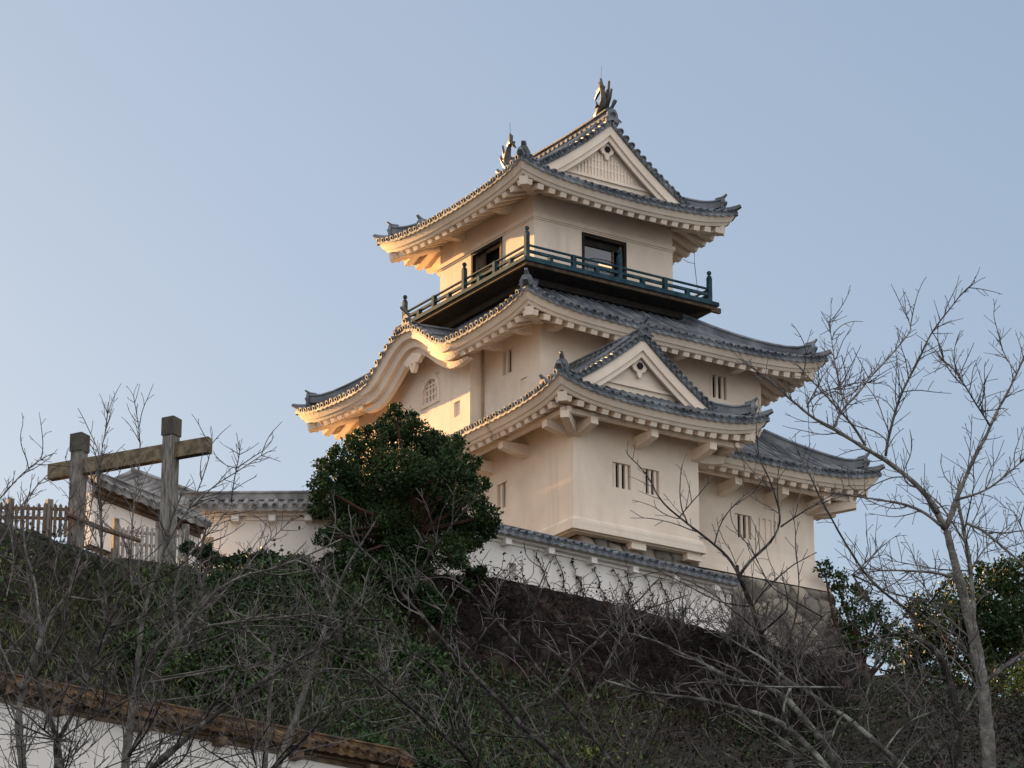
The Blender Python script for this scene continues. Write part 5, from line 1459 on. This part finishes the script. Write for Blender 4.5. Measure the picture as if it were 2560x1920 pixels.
cherry('pale grey cherry stems rising at the far left edge', [
    (z5([(150, 1650), (140, 1475), (110, 1200), (130, 1000), (190, 850), (250, 690)]), 24, 13, 0),
    (z5([(250, 690), (235, 560), (225, 400), (200, 280), (160, 180), (140, 0), (150, -140)]), 9, 4, 0),
    (z5([(250, 690), (300, 560), (400, 420), (480, 300), (560, 180)]), 7, 3, .2),
    (z5([(200, 280), (270, 160), (330, 80), (370, -20)]), 4.5, 2.5, .2),
    (z5([(130, 1000), (60, 860), (20, 760), (-60, 640)]), 8, 4, -.3),
    (z5([(-60, 200), (30, 40), (120, -120), (220, -260), (300, -340)]), 6, 2.5, .2),
    (z5([(-80, -100), (10, -190), (100, -300), (200, -390), (290, -440)]), 5, 2, .4),
    (z5([(620, 140), (560, 20), (520, -90), (510, -170)]), 4, 2, .2),
    (z5([(330, 300), (360, 100), (420, -120), (440, -300), (400, -420)]), 4, 2, .3),
    (z5([(420, 420), (500, 150), (560, -100), (580, -330), (640, -480)]), 4, 2, -.3),
    (z5([(40, 420), (90, 200), (60, 0), (20, -130)]), 4, 2, .1),
    (z5([(620, 140), (610, -280), (620, -420), (650, -600), (670, -740)]), 3.5, 2, .5),
], 22, (-60, 1330, 420, 1750), dens=2.5, bark=BARKP, depth=50)

cherry('bare cherry with a tall pale stem left of centre', [
    (z5([(740, 1650), (770, 1475), (790, 1280), (820, 1080)]), 26, 19, 0),
    (z5([(820, 1080), (845, 900), (852, 740), (870, 600), (890, 480), (930, 350), (985, 200), (1030, 60), (1045, -60), (1090, -160), (1130, -240)]), 15, 3.5, .2),
    (z5([(828, 1070), (870, 1040), (950, 900), (1030, 760), (1100, 660), (1200, 530), (1330, 380), (1500, 290), (1650, 260), (1900, 160), (2100, 60)]), 12, 3, .1),
    (z5([(1100, 655), (1090, 560), (1065, 480), (1070, 380), (1090, 260), (1200, 110), (1320, -20), (1400, -120)]), 8, 2.5, .3),
    (z5([(850, 960), (900, 830), (960, 710), (1080, 600), (1200, 480), (1260, 400)]), 9, 3, -.2),
    (z5([(830, 500), (800, 300), (810, 60), (820, -120), (860, -300), (870, -560), (850, -700), (830, -820)]), 5, 2, .4),
    (z5([(1020, 120), (1090, -20), (1180, -140), (1250, -320), (1290, -460), (1300, -560)]), 5, 2, .4),
    (z5([(1230, 440), (1228, 200), (1240, 60), (1290, -40)]), 5, 2.5, .3),
    (z5([(1180, 560), (1350, 420), (1500, 260), (1600, 130), (1720, 20), (1820, -90)]), 5, 2, .5),
    (z5([(1200, -150), (1320, -270), (1450, -340), (1560, -420), (1640, -470)]), 4, 2, .4),
    (z5([(1420, -160), (1440, -300), (1470, -420), (1480, -500)]), 3.5, 2, .4),
    (z5([(1100, 680), (1200, 640), (1290, 605)]), 4.5, 2.5, .1),
], 40, (260, 1400, 1000, 1850), dens=2.1, bark=BARKP, depth=49)

cherry('dark cherry sweeping diagonally up from the bottom edge left of centre', [
    (z5([(820, 1600), (930, 1475), (1080, 1350), (1240, 1210), (1330, 1140), (1440, 1060), (1560, 980), (1700, 890), (1800, 830), (1960, 740), (2100, 610), (2212, 500), (2330, 410)]), 19, 5, 0),
    (z5([(1240, 1210), (1280, 1120), (1350, 1030), (1430, 950), (1465, 840), (1480, 720)]), 7, 2.5, .2),
    (z5([(1080, 1350), (1120, 1280), (1145, 1180)]), 6, 3, -.2),
    (z5([(1560, 980), (1700, 860), (1760, 760), (1810, 660)]), 5, 2.5, .1),
    (z5([(790, 1400), (880, 1230), (930, 1140), (945, 1080)]), 9, 4, -.3),
    (z5([(1750, 870), (1900, 760), (2050, 700), (2200, 560)]), 5, 2.5, .2),
    (z5([(1600, 1560), (1560, 1400), (1510, 1280), (1480, 1200), (1470, 1160)]), 5, 2.5, .2),
], 34, (350, 1620, 1050, 1910), dens=1.15, depth=42)

cherry('pair of pale thin cherry stems standing at lower centre', [
    (z5([(1680, 1650), (1700, 1475), (1750, 1350), (1790, 1240), (1850, 1080), (1920, 860), (1960, 750), (2010, 600)]), 19, 12, 0),
    (z5([(2010, 600), (2040, 480), (2090, 320), (2150, 200), (2230, 80), (2300, -40)]), 11, 4, 0),
    (z5([(1625, 1640), (1630, 1475), (1650, 1200), (1665, 950), (1680, 780)]), 12, 8, .3),
    (z5([(1680, 780), (1710, 620), (1745, 500), (1755, 400)]), 6, 2.5, .3),
    (z5([(1675, 770), (1640, 730), (1560, 660), (1450, 560), (1400, 480)]), 6, 2.5, .3),
    (z5([(1790, 1230), (1780, 1100), (1760, 960), (1740, 880)]), 5, 2.5, .1),
    (z5([(1800, 1220), (1880, 1170), (2000, 1100), (2050, 1080), (2180, 1060)]), 6, 2.5, .2),
    (z5([(2010, 600), (2100, 560), (2200, 450), (2280, 330), (2330, 240)]), 8, 3, .2),
    (z5([(1680, 1030), (1750, 960), (1850, 890), (1900, 850)]), 5, 2.5, .2),
    (z5([(2040, 480), (2000, 380), (1930, 250), (1880, 180)]), 5, 2.5, .1),
    (z5([(1650, 1130), (1600, 1060), (1550, 1010)]), 4, 2, .3),
], 26, (620, 1420, 1100, 1850), dens=1.0, bark=BARKP, depth=51)

# bare brushwood in front of the right end of the white wall and the stone base
for (px, py, t, nb, hh, lab) in ((1700, 1570, 102.5, 26, 1.5, 'bare twiggy bush in front of the right half of the white wall'), (1860, 1600, 103.5, 34, 2.1, 'dense grey twiggy bush at the right end of the white wall'),
                                 (1960, 1640, 104.0, 30, 1.9, 'bare grey bush before the corner of the stone base'), (2080, 1680, 105.5, 22, 1.5, 'low bare bush at the foot of the stone base'), (1560, 1560, 101.5, 16, 1.0, 'small bare bush under the hanging vine')):
    c = P(px, py, t); root = thing('bare_bush', c, lab, 'bush', 'bare bushes along the white wall')
    m = MB(); tw = MB()
    for _ in range(nb):
        d = rng.normal(size=3)*np.array([.75, .75, 0])+np.array([0, 0, 1]); L_ = hh*rng.uniform(.6, 1.1)
        shoot(c+rng.normal(size=3)*np.array([.35, .35, .05]), d, L_, .018, 2, tw)
    tw.build('twigs', TWIG, root); m.tube([c-np.array([0, 0, .4]), c+np.array([0, 0, .2])], [.06, .04], 6); m.build('stem', BARK, root)
c = P(1462, 1885, 82.0); root = thing('shrub', c-np.array([0, 0, .4]), 'small shrub with yellowed leaves near the bottom edge right of centre', 'shrub')
m = MB()
for _ in range(4): clump(m, c+rng.normal(0, .12, 3), .16, 45, .12, shell=.2)
m.build('foliage', LEAF_Y, root); m = MB(); m.tube([c-np.array([0, 0, 1.2]), c], [.03, .012], 5); m.build('stem', BARKE, root)
